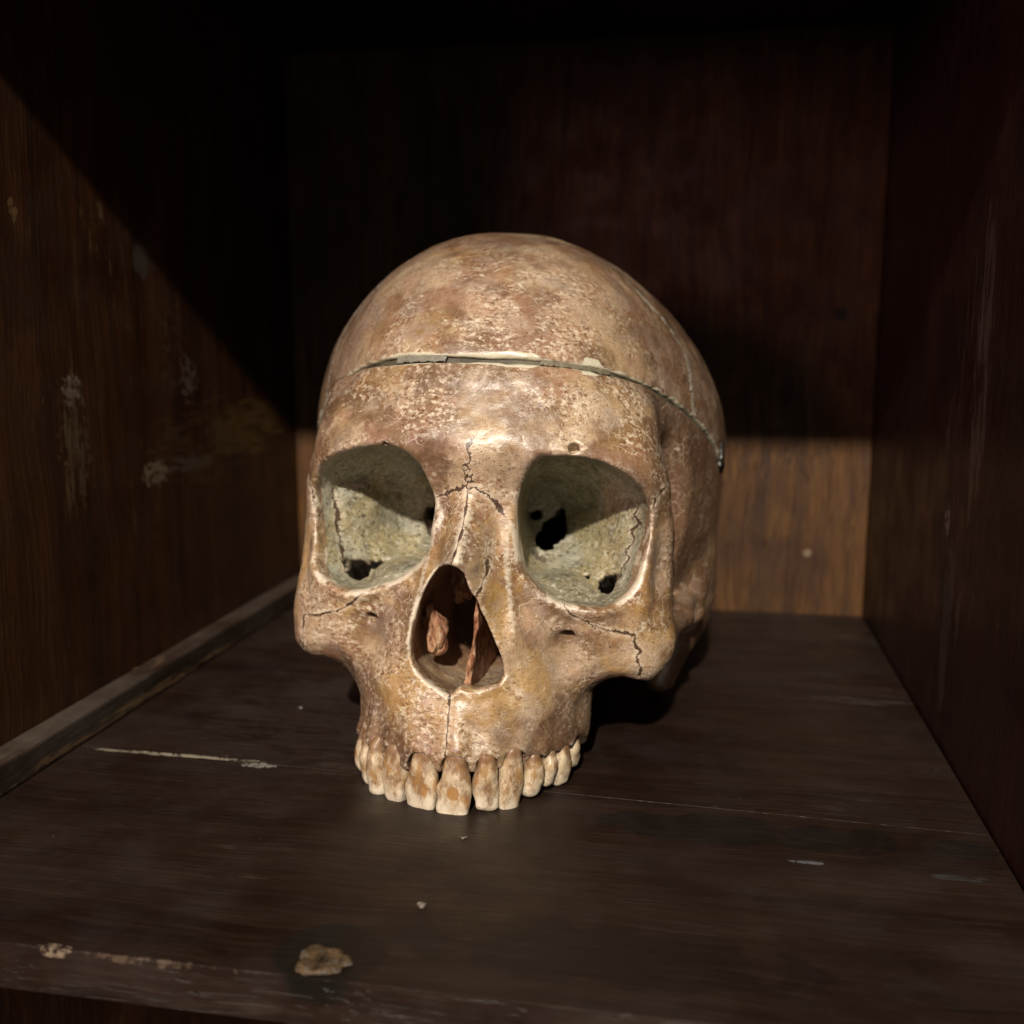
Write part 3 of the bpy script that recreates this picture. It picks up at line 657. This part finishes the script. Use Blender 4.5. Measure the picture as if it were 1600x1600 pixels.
def lower_attrs(me, V):
    oa = orbit_pts(V, ORB_A, APEX_A); ob = orbit_pts(V, ORB_B, APEX_B); o = np.minimum(oa, ob)
    o = np.where((V[:, 1] < 66) & (V[:, 2] > -45) & (V[:, 2] < 20), o, 99)
    D = face_depth(V[:, 0], V[:, 2])
    behind = V[:, 1] - D
    insock = sst(1.3, 0.5, o) * sst(1.5, 5.5, behind)
    set_attr(me, 'socket', insock)
    rimo = sst(2.8, 1.0, o) * sst(7, 3, behind) * (1 - 0.55 * sst(-8, 4, V[:, 2]))
    nd = poly2(V[:, 0], V[:, 2], NOSE)
    vx, vz = V[:, 0], V[:, 2]; ridge = np.exp(-((vx - 0.3) / 2.6) ** 2) * sst(-2, -6, vz) * sst(-24, -19, vz) * 0.9
    for sgn, ox in ((-1, 0.2), (1, 1.6)): ridge = np.maximum(ridge, 0.8 * np.exp(-((sgn * (vx - ox) - (10.2 + 0.18 * np.maximum(-vz - 18, 0))) / 1.3) ** 2) * sst(-4, -10, vz) * sst(-50, -36, vz))
    ridge = ridge * sst(8, 4, behind)
    rimn = sst(1.7, 0.5, np.abs(nd)) * sst(5, 3, behind) * (V[:, 1] < 12)
    rim = np.maximum(rimo * 0.85, rimn * (0.55 + 0.45 * sst(6, -4, V[:, 0]))) * (0.45 + 0.7 * sst(0.38, 0.62, fbm(V, 0.22, (33, 5, 2), 3)))
    rim = np.maximum(rim, ridge)
    set_attr(me, 'nasal', sst(1.6, 0.2, nd) * sst(2.5, 7, behind))
    hd = np.full(len(V), 99.0)
    for h0, h1, r0, r1 in HOLES: hd = np.minimum(hd, cap(V[:, 0], V[:, 1], V[:, 2], h0, h1, r0, r1))
    set_attr(me, 'rim', np.maximum(rim, 0.75 * sst(2.4, 0.7, hd) * insock * (V[:, 1] > 18)))
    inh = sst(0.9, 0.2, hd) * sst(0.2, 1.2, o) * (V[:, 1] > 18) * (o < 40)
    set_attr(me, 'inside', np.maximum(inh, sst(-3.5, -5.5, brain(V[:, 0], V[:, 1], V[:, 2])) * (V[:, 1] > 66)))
    dark = 1.1 * sst(22, 32, V[:, 1]) * sst(30, 42, np.abs(V[:, 0])) + 0.45 * sst(40, 52, np.abs(V[:, 0] - CX)) * sst(-26, 0, V[:, 2]) + 0.55 * sst(-66, -75, V[:, 2]) + 0.55 * sst(22, 31, np.abs(V[:, 0])) * sst(-50, -60, V[:, 2]) + 0.42 * np.exp(-((np.abs(V[:, 0] - 0.8) - 27) / 6) ** 2 - ((V[:, 2] + 47) / 8) ** 2) + 0.35 * np.exp(-((np.abs(V[:, 0] - 0.8) - 9) / 4) ** 2 - ((V[:, 2] - 1) / 6) ** 2)  # grime in hollows, brown stain with painted shade at temples and sides
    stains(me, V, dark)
    set_attr(me, 'cut', np.abs(cutz(V[:, 0], V[:, 1]) - gaph(V[:, 0]) - V[:, 2]) * 1.8 + 0.35)
    sut = np.full(len(V), 9.0); on = np.zeros(len(V)); wg = np.full(len(V), 1.0); bd = np.full(len(V), 1e9)
    front = sst(12, 6, behind)
    for k, ln in SUT.items():
        sg, d = seg_dist(V[:, [0, 2]], ln); m = d < bd
        sut = np.where(m, sg, sut); bd = np.where(m, d, bd); wg = np.where(m, WIG[k], wg)
    on = sst(4.0, 2.4, bd) * front
    wadd = np.zeros(len(V))
    for k, v in (('met', 0.35), ('nfr', 0.22), ('zmR', 0.14), ('zmL', 0.08), ('imax', 0.12), ('inas', 0.10)):
        sg, d = seg_dist(V[:, [0, 2]], SUT[k]); wadd = np.where(d <= bd + 1e-6, v, wadd)
    for ln, ok in (([(26.3, -2.1), (29.3, -5.2), (24.9, -7.4), (29.9, -9.8), (26.9, -12.9), (29.3, -16.2), (26.3, -18.2), (28.3, -22.1)], (V[:, 0] > 38) & (ob < 1.4)),
                   ([(26.4, -4.0), (27.9, -11.3), (28.3, -15.7), (28.6, -20.3), (27.1, -25.2), (25.3, -28.9)], (V[:, 0] < -36) & (oa < 1.4))):
        sg, d = seg_dist(V[:, [1, 2]], ln); m = ok & (d < 4)
        sut = np.where(m, sg, sut); on = np.where(m, sst(4, 2.4, d), on); wg = np.where(m, 2.4, wg); wadd = np.where(m, 0.22, wadd)
    set_attr(me, 'suture_add', wadd)
    set_attr(me, 'suture', sut); set_attr(me, 'suture_on', on); set_attr(me, 'wiggle', wg)
    set_attr(me, 'coronal', np.full(len(V), 20.0)); set_attr(me, 'coronal_on', np.zeros(len(V)))
COR = [(2, 76, 91), (20, 70, 84.5), (34, 65, 75), (42.6, 62.2, 67.7), (47.2, 63, 62.5), (52.9, 66.5, 58.8), (57, 68, 52.5), (60.7, 67.5, 47.1), (60.9, 64.5, 41.1), (62.5, 61.6, 34), (63, 60, 20)]
def cap_attrs(me, V):
    n = len(V)
    for k in ('socket', 'rim', 'nasal', 'suture_on'): set_attr(me, k, np.zeros(n))
    stains(me, V, np.maximum(0.75 * sst(50, 62, V[:, 1]) * sst(30, 50, np.abs(V[:, 0])), 0.42 * sst(26, 62, V[:, 1]) + 0.3 * sst(38, 58, np.abs(V[:, 0] - CX))))  # brown stain plus light fall-off painted over cap sides and back
    set_attr(me, 'suture', np.full(n, 9.0)); set_attr(me, 'wiggle', np.ones(n))
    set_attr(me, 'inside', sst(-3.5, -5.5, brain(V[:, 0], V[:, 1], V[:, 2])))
    set_attr(me, 'cut', np.abs(V[:, 2] - cutz(V[:, 0], V[:, 1]) - gaph(V[:, 0])))
    L = np.array(COR, float)                    # coronal seam: surface y as a function of the angle round the crown
    ang = np.arctan2(V[:, 2] - 20, np.abs(V[:, 0] - CX)); la = np.arctan2(L[:, 2] - 20, L[:, 0] - CX)
    o = np.argsort(la); ys = np.interp(ang, la[o], L[o, 1])
    set_attr(me, 'coronal', V[:, 1] - ys); set_attr(me, 'coronal_on', sst(8, 5, np.abs(V[:, 1] - ys)) * sst(75, 66, V[:, 2]))

def rough_up(V, Q, amp, extra=None):
    a, b, c, d = V[Q[:, 0]], V[Q[:, 1]], V[Q[:, 2]], V[Q[:, 3]]
    fn = np.cross(c - a, d - b); N = np.zeros_like(V)
    for i in range(4):
        for k in range(3): N[:, k] += np.bincount(Q[:, i], fn[:, k], len(V))
    N /= np.linalg.norm(N, axis=1)[:, None] + 1e-9
    n = 0.55 * vnoise(V / 9.0) + 0.3 * vnoise(V / 4.1 + 7) + 0.22 * vnoise(V / 1.9 + 3)
    if extra is not None: amp = amp * (1 + extra)
    return V + N * (amp * n)[:, None]

# ------------------------------------------------------------------ the skull
M_BONE, M_TOOTH, M_TURB, M_FILL, M_METAL = bone_material(), tooth_material(), turbinate_material(), filler_material(), metal_material()
M_TAPE = tape_material('grey_tape', (0.24, 0.228, 0.185)); M_TAPE2 = tape_material('beige_tape', (0.20, 0.176, 0.12))
S_SC = 0.978
skull = empty('human_skull', (-0.0622, 0.27384, 0.08851),
              'weathered brown human skull without lower jaw, sawn cap set back on, on dark shelf', 'skull')
skull.rotation_euler = (math.radians(-7), math.radians(3), math.radians(2))
skull.scale = (S_SC,) * 3

V, Q = build_lower()
_o = np.minimum(orbit_pts(V, ORB_A, APEX_A), orbit_pts(V, ORB_B, APEX_B))
V = rough_up(V, Q, 0.5, 0.9 * sst(1.5, 0.5, _o) * sst(10, 20, V[:, 1]))
me = mesh_from('facial_skull', V, Q); lower_attrs(me, V)
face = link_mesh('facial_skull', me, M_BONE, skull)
face['label'] = 'lower skull with face, eye sockets, nose opening and upper jaw'
V, Q = build_cap(); V = rough_up(V, Q, 0.38)
me = mesh_from('skull_cap', V, Q); cap_attrs(me, V)
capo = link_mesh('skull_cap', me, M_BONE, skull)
capo['label'] = 'removable sawn skull cap with pale flaked plaster along its lower edge'
V, Q = build_filler()
link_mesh('seam_filler', mesh_from('seam_filler', V, Q), M_FILL, skull)

def tape(x0, x1, half, lift, mat):
    g = Grid((x0 - 2, -4, 24), (x1 + 2, 60, 46), 0.35); x, y, z = g.full(); b = brain(x, y, z)
    wob = 0.35 * np.sin(x * 1.7) + 0.2 * np.sin(x * 4.1 + 1)
    g.F = np.maximum(np.maximum(np.abs(b - lift) - 0.35, np.abs(z - cutz(x, y) - 0.3) - half - wob * 0.5), np.maximum(x0 + 0.25 * (z - 36) - x, x - x1 - 0.2 * (z - 36))).astype(f32)
    V, Q = g.surface(); V = rough_up(relax(V, Q, 1), Q, 0.25)
    return link_mesh('tape_strip', mesh_from('tape_strip', V, Q), mat, skull)
tape(-26.5, -10.5, 1.05, -0.35, M_TAPE)
tape(16.5, 36.5, 0.80, -0.9, M_TAPE2)

# teeth ------------------------------------------------------------
def tooth(i, spec):
    gx, gz, tx, tz, dy, wd, kind = spec
    nx = TEETH[min(i + 1, len(TEETH) - 1)]; pv = TEETH[max(i - 1, 0)]
    ang = math.atan2(nx[4] - pv[4], nx[2] - pv[2]); ang = max(-1.15, min(1.15, ang))
    R = random.Random(40 + i); na, nr = 40, 34
    ht = gz - tz; root = 4.5
    vs, tip, neck, spot = [], [], [], []
    dep0 = {'incisor': 3.4, 'canine': 4.0, 'premolar': 4.2, 'molar': 5.0}[kind]
    lean = R.uniform(-0.45, 0.45); twist = R.uniform(-0.16, 0.16); ang += twist
    for r in range(nr + 1):
        t = r / nr; tt = t
        zl = root - (root + ht) * tt                      # from root to tip
        u = max(0.0, -zl / ht)                            # 0 gum .. 1 tip
        e0 = 0.90 if kind == 'incisor' else 0.84
        end = max(0.0, (u - e0) / (1 - e0))
        close = math.sqrt(max(0.0, 1 - end ** 2.3)) if u > e0 else 1.0
        if kind == 'incisor':
            wp = 0.66 + 0.34 * sst(0.0, 0.62, u) - 0.10 * sst(0.72, 1.0, u); dp = dep0 * (1 - 0.55 * u ** 1.1)
        elif kind == 'canine':
            wp = 0.68 + 0.32 * sst(0.0, 0.50, u) - 0.28 * sst(0.62, 1.02, u); dp = dep0 * (1 - 0.40 * u ** 1.4)
        elif kind == 'premolar':
            wp = 0.70 + 0.30 * sst(0.0, 0.50, u) - 0.24 * sst(0.66, 1.02, u); dp = dep0 * (1.0 - 0.30 * u ** 2)
        else:
            wp = 0.74 + 0.26 * sst(0.0, 0.5, u) - 0.22 * sst(0.65, 1.02, u); dp = dep0 * (1.0 - 0.15 * u ** 2)
        if zl > 0: wp *= 1 - 0.25 * (zl / root); dp *= 1 - 0.1 * zl / root
        a_, b_ = 0.5 * wd * wp * (0.25 + 0.75 * close), dp * (0.15 + 0.85 * close)
        if r == nr: a_ *= 0.7; b_ *= 0.3
        cx = tx + (gx - tx) * (1 - min(1, max(0, u))) if u > 0 else gx
        zc = gz + zl; deep = 3.4 * max(0.0, zl) / root + 0.5 * (1 - min(1, max(0, u * 3)))
        for k in range(na):
            th = 2 * math.pi * k / na; c, s = math.cos(th), math.sin(th)
            ex = 2 / 2.7
            lx = a_ * math.copysign(abs(c) ** ex, c); ly = b_ * math.copysign(abs(s) ** ex, s)
            bulge = -0.5 * math.sin(math.pi * min(1, u)) * (1 if s < 0 else 0)
            lx += lean * u * 2
            yy = ly + bulge + (0.8 * u if kind in ('incisor', 'canine') else 0) + dep0 * 0.75 + deep
            zz = zc - (0.5 * math.sin(lx * 1.3 + i) * max(0, u - 0.8) * 5 * 0.35)
            X = cx + lx * math.cos(ang) - yy * math.sin(ang) * 0.9
            Y = dy - 0.6 + lx * math.sin(ang) + yy * math.cos(ang)
            vs.append((X, Y, zz)); tip.append(u); neck.append(1 - sst(0.0, 0.3, u))
            sp = 0.0
            if i == 5: sp = 1 - sst(1.5, 2.3, math.hypot((lx + 0.1) * 1.0, (u - 0.56) * ht * 0.85))
            if i == 4: sp = (1 - sst(0.8, 1.7, math.hypot(lx - 1.9, (u - 0.6) * ht * 0.42))) * 0.6
            if i == 6: sp = (1 - sst(1.0, 2.6, math.hypot(lx + 0.6, (u - 0.75) * ht * 0.7))) * 0.4
            spot.append(sp * (1 if s < 0.2 else 0))
    vs = np.array(vs)
    n = vnoise(vs / 3.2 + i * 3.1) * 0.42 + vnoise(vs / 1.3 + i) * 0.14
    ctr = vs.reshape(nr + 1, na, 3).mean(1).repeat(na, 0); d = vs - ctr
    vs = vs + d / (np.linalg.norm(d, axis=1)[:, None] + 1e-6) * n[:, None]
    fs = []
    for r in range(nr):
        for k in range(na):
            k2 = (k + 1) % na; fs.append((r * na + k, (r + 1) * na + k, (r + 1) * na + k2, r * na + k2))
    me = mesh_from('tooth', vs, [])
    me = bpy.data.meshes.new('tooth'); me.from_pydata([tuple(p * MM) for p in vs], [], fs + [tuple(range(na))[::1], tuple(nr * na + k for k in range(na))[::-1]]); me.update()
    set_attr(me, 'tip', tip); set_attr(me, 'neck', neck); set_attr(me, 'spot', spot)
    return link_mesh('tooth', me, M_TOOTH, face)
for i, sp in enumerate(TEETH):
    o = tooth(i, sp)
    if i == 5: o['label'] = 'longest front tooth with a round orange brown stain'
    if i == 4: o['label'] = 'broad front tooth with a white lower half and brown streak'

# inside the nose --------------------------------------------------
def blob(name, prims, lo, hi, h, mat, parent, k=2.0, rough=0.5):
    g = Grid(lo, hi, h); x, y, z = g.full(); g.F = np.full(tuple(g.n), 50, f32)
    for a, b, r0, r1 in prims: g.F = smin(g.F, cap(x, y, z, a, b, r0, r1), k)
    V, Q = g.surface(); V = rough_up(relax(V, Q, 1), Q, rough)
    return link_mesh(name, mesh_from(name, V, Q), mat, parent)
blob('turbinate', [((-11.5, 15, -37), (-10, 19, -42), 1.6, 2.8), ((-10, 18, -42), (-9.2, 18, -49), 2.9, 2.2), ((-10.5, 20, -43), (-15, 44, -45), 3.0, 2.5), ((-14.5, 18, -40), (-9.5, 19, -44), 1.5, 2.2),
                   ((-11.2, 15.6, -46), (-10.2, 15.2, -49), 0.9, 0.8), ((-8.4, 15.4, -44), (-8.2, 15.3, -48), 0.8, 0.7)], (-22, 8, -58), (0, 52, -30), 0.4, M_TURB, face, 1.2, 1.7)
blob('turbinate', [((-6.5, 33, -24), (-4.5, 33, -31), 3.0, 3.6), ((-4.5, 32, -31), (-6.5, 34, -36), 2.6, 1.8), ((-5, 34, -30), (-6, 55, -31), 3, 3), ((-3, 31, -33), (-3, 31, -35), 1.6, 1.2)], (-14, 26, -44), (4, 60, -16), 0.6, M_TURB, face, 1.5, 1.7)
g = Grid((-3, 0, -62), (10, 60, -16), 0.45); x, y, z = g.full()
zz = (z + 60) / 40.0
mid = 3.4 - 0.8 * zz + 0.7 * np.sin(z * 0.12) + 0.012 * (y - 5) ** 1 - 0.0 * y
thk = 0.55 + 0.9 * sst(-46, -59, z) + 0.25 * np.sin(z * 0.5 + y * 0.2)
front = 3.0 + 5.0 * sst(-58, -34, z) + 5.0 * sst(-34, -20, z) + 0.6 * np.sin(z * 0.9)
g.F = smax(np.abs(x - mid) - thk, np.maximum(front - y, y - 58), 0.8)
g.F = smax(g.F, np.maximum(-61 - z, z + 17) + 0 * x, 0.8).astype(f32)
V, Q = g.surface(); V = rough_up(relax(V, Q, 1), Q, 0.35)
link_mesh('nasal_septum', mesh_from('nasal_septum', V, Q), M_TURB, face)

# clasps that hold the cap -----------------------------------------
def clasp(s, x0, y0, z0, parent):
    g = Grid((x0 - 9, y0 - 10, z0 - 12), (x0 + 9, y0 + 10, z0 + 12), 0.4); x, y, z = g.full()
    F = cap(x, y, z, (x0 - s * 0.4, y0, z0 + 5), (x0 + s * 0.3, y0, z0 - 3), 0.9, 1.0)
    F = smin(F, cap(x, y, z, (x0 + s * 0.3, y0, z0 - 3), (x0 - s * 1.6, y0, z0 - 7), 1.0, 0.6), 0.8)
    F = smin(F, ell(x, y, z, (x0 - s * 0.5, y0, z0 - 3), (1.5, 2.4, 2.8)), 0.8)
    g.F = F.astype(f32); V, Q = g.surface()
    return link_mesh('clasp', mesh_from('clasp', V, Q), M_METAL, parent)
def side_x(y, z, s):                       # outer surface of the braincase on one side
    xs = np.linspace(40, 95, 400).astype(f32) * s
    b = brain(xs, np.full(400, y, f32), np.full(400, z, f32)); return float(xs[np.argmax(b > 0)])
clasp(1, side_x(90, 15.5, 1) + 0.1, 90, 15.0, capo)


# ------------------------------------------------------------------ the cabinet
OCH, GREYM = (0.13, 0.068, 0.020), (0.12, 0.10, 0.08)
W_BACK = wood('back_panel_wood', 2, (0.029, 0.0092, 0.0022), (0.086, 0.034, 0.0054), (0.146, 0.066, 0.0100), 1.0, (0.5, 0.75),
              marks=[((53, 496, 29), (2.4, 8, 2.2), (0.24, 0.17, 0.11), 0.7, 'i', 0.50), ((62.8, 496, 141), (3.5, 8, 3.5), (0.006, 0.004, 0.004), 0.95, 'b', 0.35)])
LX = -203
W_SIDE = wood('side_panel_wood', 2, (0.027, 0.0095, 0.0032), (0.068, 0.0240, 0.0074), (0.104, 0.042, 0.0125), 0.8, (0.38, 0.62), (0.14, 0.085, 0.035), 0.8, 0.0,
              marks=[((LX, 308, 98), (8, 9, 34), (0.15, 0.11, 0.07), 0.7, 'v', 0.64), ((LX, 307, 113), (8, 8, 9), (0.28, 0.24, 0.19), 0.7, 'i', 0.62), ((LX, 308, 92), (8, 16, 30), (0.11, 0.065, 0.03), 0.8, 'i', 0.66),
                     ((LX, 357, 79), (8, 12, 7), (0.24, 0.18, 0.12), 0.8, 'i', 0.58), ((LX, 440, 90), (8, 50, 17), OCH, 0.85, 'h', 0.57), ((LX, 385, 80), (8, 32, 5), GREYM, 0.75, 'h', 0.58), ((LX, 400, 87), (8, 60, 30), (0.075, 0.04, 0.015), 0.7, 'h', 0.63),
                     ((LX, 359, 158), (8, 11, 9), (0.075, 0.066, 0.055), 0.7, 'b', 0.58), ((LX, 386, 114), (8, 10, 13), (0.14, 0.115, 0.095), 0.8, 'i', 0.61), ((LX, 375, 125), (8, 20, 30), (0.09, 0.065, 0.04), 0.7, 'i', 0.68),
                     ((LX, 284, 167), (8, 3, 5), (0.20, 0.12, 0.05), 0.9, 'i', 0.60), ((LX, 325, 168), (8, 12, 20), (0.17, 0.11, 0.055), 0.8, 'v', 0.70), ((LX, 345, 140), (8, 50, 40), (0.13, 0.085, 0.05), 0.7, 'v', 0.74)])
RX = 80
W_RIGHT = wood('right_panel_wood', 2, (0.022, 0.0082, 0.0072), (0.050, 0.0175, 0.0145), (0.080, 0.038, 0.032), 0.8, (0.30, 0.5), (0.10, 0.07, 0.055), 0.5, 0.12, seed=(200, 40, 0),
               marks=[((RX, 318, 120), (8, 14, 64), (0.14, 0.10, 0.085), 0.7, 'v', 0.60), ((RX, 338, 40), (8, 8, 36), (0.085, 0.072, 0.066), 0.65, 'b', 0.54), ((RX, 345, 71), (8, 5, 7), (0.36, 0.31, 0.26), 0.8, 'i', 0.60), ((RX, 330, 90), (8, 40, 100), (0.16, 0.12, 0.10), 0.7, 'v', 0.70)])
W_SHELF = wood('shelf_wood', 0, (0.0105, 0.0048, 0.0029), (0.0205, 0.0106, 0.0063), (0.030, 0.0172, 0.0107), 0.8, (0.36, 0.62), (0.10, 0.08, 0.06), 0.25, 0.09,
               marks=[((-160, 282.2, 0), (40, 1.5, 6), (0.26, 0.23, 0.17), 0.9, 'i', 0.56), ((-130, 279.6, 0), (9, 2.4, 6), (0.24, 0.23, 0.20), 0.85, 'i', 0.60),
                      ((15, 276, 0), (44, 1.0, 6), (0.045, 0.036, 0.03), 0.5, 'i', 0.66), ((30, 248, 0), (6.0, 1.0, 6), (0.12, 0.125, 0.135), 0.85, 'i', 0.53), ((66, 247, 0), (10, 2, 6), (0.05, 0.05, 0.052), 0.6, 'x', 0.60),
                      ((-107, 181, -0.6), (30, 1.0, 1.8), (0.095, 0.065, 0.042), 0.8, 'i', 0.66), ((-133, 181.4, -0.3), (5, 2.0, 2.5), (0.22, 0.165, 0.115), 0.9, 'i', 0.57),
                      ((-74, 190, 0), (14, 13, 12), (0.007, 0.006, 0.0045), 0.85, 'b', 0.42), ((20, 262, 0), (70, 10, 6), (0.007, 0.005, 0.004), 0.75, 'b', 0.50), ((-20, 200, 0), (60, 14, 6), (0.009, 0.006, 0.004), 0.6, 'b', 0.5),
                      ((60, 372, 0), (26, 5, 6), (0.06, 0.05, 0.042), 0.6, 'x', 0.60), ((-120, 330, 0), (70, 60, 6), (0.036, 0.028, 0.022), 0.5, 'x', 0.58)])
W_EDGE = wood('strip_wood', 1, (0.021, 0.0100, 0.0058), (0.046, 0.0265, 0.0165), (0.074, 0.049, 0.034), 0.8, (0.5, 0.75), (0.20, 0.13, 0.07), 0.6, 0.55,
              marks=[((-193, 330, 1.2), (4, 120, 4.0), (0.20, 0.125, 0.062), 0.85, 'h', 0.58), ((-193, 372, 1.0), (4, 60, 2.0), (0.24, 0.15, 0.075), 0.85, 'h', 0.56), ((-193, 250, 0.3), (4, 30, 1.4), (0.18, 0.15, 0.11), 0.8, 'i', 0.58)])
W_TOP = wood('top_board_wood', 0, (0.012, 0.005, 0.003), (0.028, 0.011, 0.006), (0.045, 0.02, 0.01))

cab = empty('wooden_cabinet', (-0.0615, 0.339, 0.0), 'old dark brown wooden cabinet compartment around the skull, with scuffed sides and a plank shelf', 'cabinet')
def board(name, x0, x1, y0, y1, z0, z1, mat, skew=None, cuts=(8, 8, 2), bev=0.8, jitter=0.0, parent=cab):
    """a bevelled board in millimetres; skew(x) shifts y of the rear edge / front edge"""
    import bmesh
    bm = bmesh.new()
    q = [(x0, y0), (x1, y0), (x1, y1), (x0, y1)]
    if skew: q = skew
    lo = [bm.verts.new((a * MM, b * MM, z0 * MM)) for a, b in q]; hi = [bm.verts.new((a * MM, b * MM, z1 * MM)) for a, b in q]
    bm.faces.new(lo[::-1]); bm.faces.new(hi)
    for i in range(4): bm.faces.new((lo[i], lo[(i + 1) % 4], hi[(i + 1) % 4], hi[i]))
    bmesh.ops.bevel(bm, geom=list(bm.edges), offset=bev * MM, segments=2, profile=0.6, affect='EDGES')
    if jitter:
        bmesh.ops.subdivide_edges(bm, edges=[e for e in bm.edges if e.calc_length() > 0.02], cuts=70, use_grid_fill=True)
        bm.verts.ensure_lookup_table()
        P = np.array([v.co for v in bm.verts]) * 1000
        n = vnoise(P / 5.0) * 0.6 + vnoise(P / 1.9 + 9) * 0.4
        n2 = vnoise(P / 5.0 + 50) * 0.6 + vnoise(P / 1.9 + 19) * 0.4
        for v, a, b in zip(bm.verts, n, n2): v.co.y += a * jitter * MM; v.co.z += min(0, b) * jitter * 0.5 * MM
    me = bpy.data.meshes.new(name); bm.to_mesh(me); bm.free()
    o = link_mesh(name, me, mat, parent, smooth=False)
    o.matrix_parent_inverse = mathutils.Matrix.Translation(-mathutils.Vector(parent.location)) if parent is cab else mathutils.Matrix()
    return o

shelf = board('shelf', -202.8, 79.4, 492, 495.8, -11.2, -0.6, W_SHELF)      # back rail of the shelf
def yj(x): return 280 - 0.045 * (x + 110)
pl1 = board('plank', 0, 0, 0, 0, -11, 0, W_SHELF, skew=[(-202.8, 181), (79.2, 181), (79.2, yj(79) - 0.02), (-202.8, yj(-203) - 0.3)], bev=0.12)
pl2 = board('plank', 0, 0, 0, 0, -11, 0, W_SHELF, skew=[(-202.8, yj(-203) + 0.35), (79.2, yj(79) + 0.02), (79.2, 491.6), (-202.8, 491.6)], bev=0.12)
for p in (pl1, pl2):
    p.parent = shelf; p.matrix_parent_inverse = shelf.matrix_parent_inverse
    p.matrix_parent_inverse = mathutils.Matrix.Identity(4)
board('side_panel', -221, -203, 178, 514, -240, 288, W_SIDE)
board('side_panel', 80, 98, 178, 514, -240, 288, W_RIGHT)
board('back_panel', -202.8, 79.8, 496, 510, -240, 288, W_BACK)
board('top_board', -202.8, 79.8, 181, 495.8, 265, 283, W_TOP)
board('bottom_board', -202.8, 79.8, 181, 495.8, -240, -222, W_TOP)
board('cleat', -202.8, -193, 181.5, 491.5, 0.15, 9.4, W_EDGE, bev=0.9)

def knot():
    import bmesh
    bm = bmesh.new(); na = 40; rings = [(0, 0.9), (0.35, 0.75), (0.7, 0.95), (0.88, 1.2), (1.0, 0.1)]
    prev = None
    for r, hgt in rings:
        row = []
        for k in range(na):
            th = 2 * math.pi * k / na; wob = 1 + 0.14 * math.sin(3 * th + 1) + 0.08 * math.sin(7 * th) + 0.05 * math.sin(13 * th + 2)
            X, Y = 5.6 * r * wob * math.cos(th), 5.0 * r * wob * math.sin(th)
            row.append(bm.verts.new(((-74.4 + X) * MM, max(181.6, 186.4 + Y) * MM, (hgt + 0.25 * math.sin(5 * th + 9 * r)) * MM)))
        if prev is None: bm.faces.new(row)
        else:
            for k in range(na): bm.faces.new((prev[k], row[k], row[(k + 1) % na], prev[(k + 1) % na]))
        prev = row
    me = bpy.data.meshes.new('knot'); bm.to_mesh(me); bm.free()
    t = NT('knot_wood'); n = t.noise(0.35, 4, 0.7)
    col = t.mix(t.ss(n, 0.35, 0.65), (0.05, 0.029, 0.012), (0.11, 0.068, 0.032))
    col = t.mix(t.ss(t.noise(0.3, 4, 0.7, off=(5, 5, 5)), 0.55, 0.65, 0, 0.8), col, (0.14, 0.13, 0.115))
    col = t.mix(t.ss(t.noise(0.5, 4, 0.7, off=(7, 1, 5)), 0.42, 0.34), col, (0.02, 0.014, 0.01))
    o = link_mesh('knot', me, t.done(col, 0.55, t.bump(n, 0.8, 0.001)), shelf)
knot()

t = NT('pale_paint_chip'); M_CHIP = t.done(t.mix(t.noise(0.5, 3, 0.6), (0.11, 0.088, 0.065), (0.26, 0.23, 0.19)), 0.7)
def crumb(x, y, size, seed, label):
    import bmesh
    bm = bmesh.new(); bmesh.ops.create_icosphere(bm, subdivisions=2, radius=size * MM)
    R = random.Random(seed); ph = [R.uniform(0, 6) for _ in range(6)]
    for v in bm.verts:
        d = v.co.normalized(); k = 1 + 0.3 * math.sin(4 * d.x + ph[0]) + 0.25 * math.sin(5 * d.y + ph[1]) + 0.2 * math.sin(6 * d.z + ph[2])
        v.co = v.co * k; v.co.x *= 1.5; v.co.z = max(-0.25 * size * MM, v.co.z * 0.4)
    me = bpy.data.meshes.new('crumb'); bm.to_mesh(me); bm.free()
    o = link_mesh('crumb', me, M_CHIP); o.location = (x * MM, y * MM, 0.25 * size * MM + 0.0001); o.rotation_euler.z = R.uniform(0, 6)
    o['label'] = label; o['category'] = 'crumb'; o['group'] = 'crumbs lying on the shelf'
crumb(-59.5, 211.5, 0.9, 1, 'largest pale crumb on the shelf, between the front teeth and the front edge')
crumb(-57.3, 244.9, 0.55, 2, 'small crumb just in front of the longest front tooth')
crumb(-136, 328.6, 0.7, 3, 'tiny pale crumb on the rear plank, left of the skull')
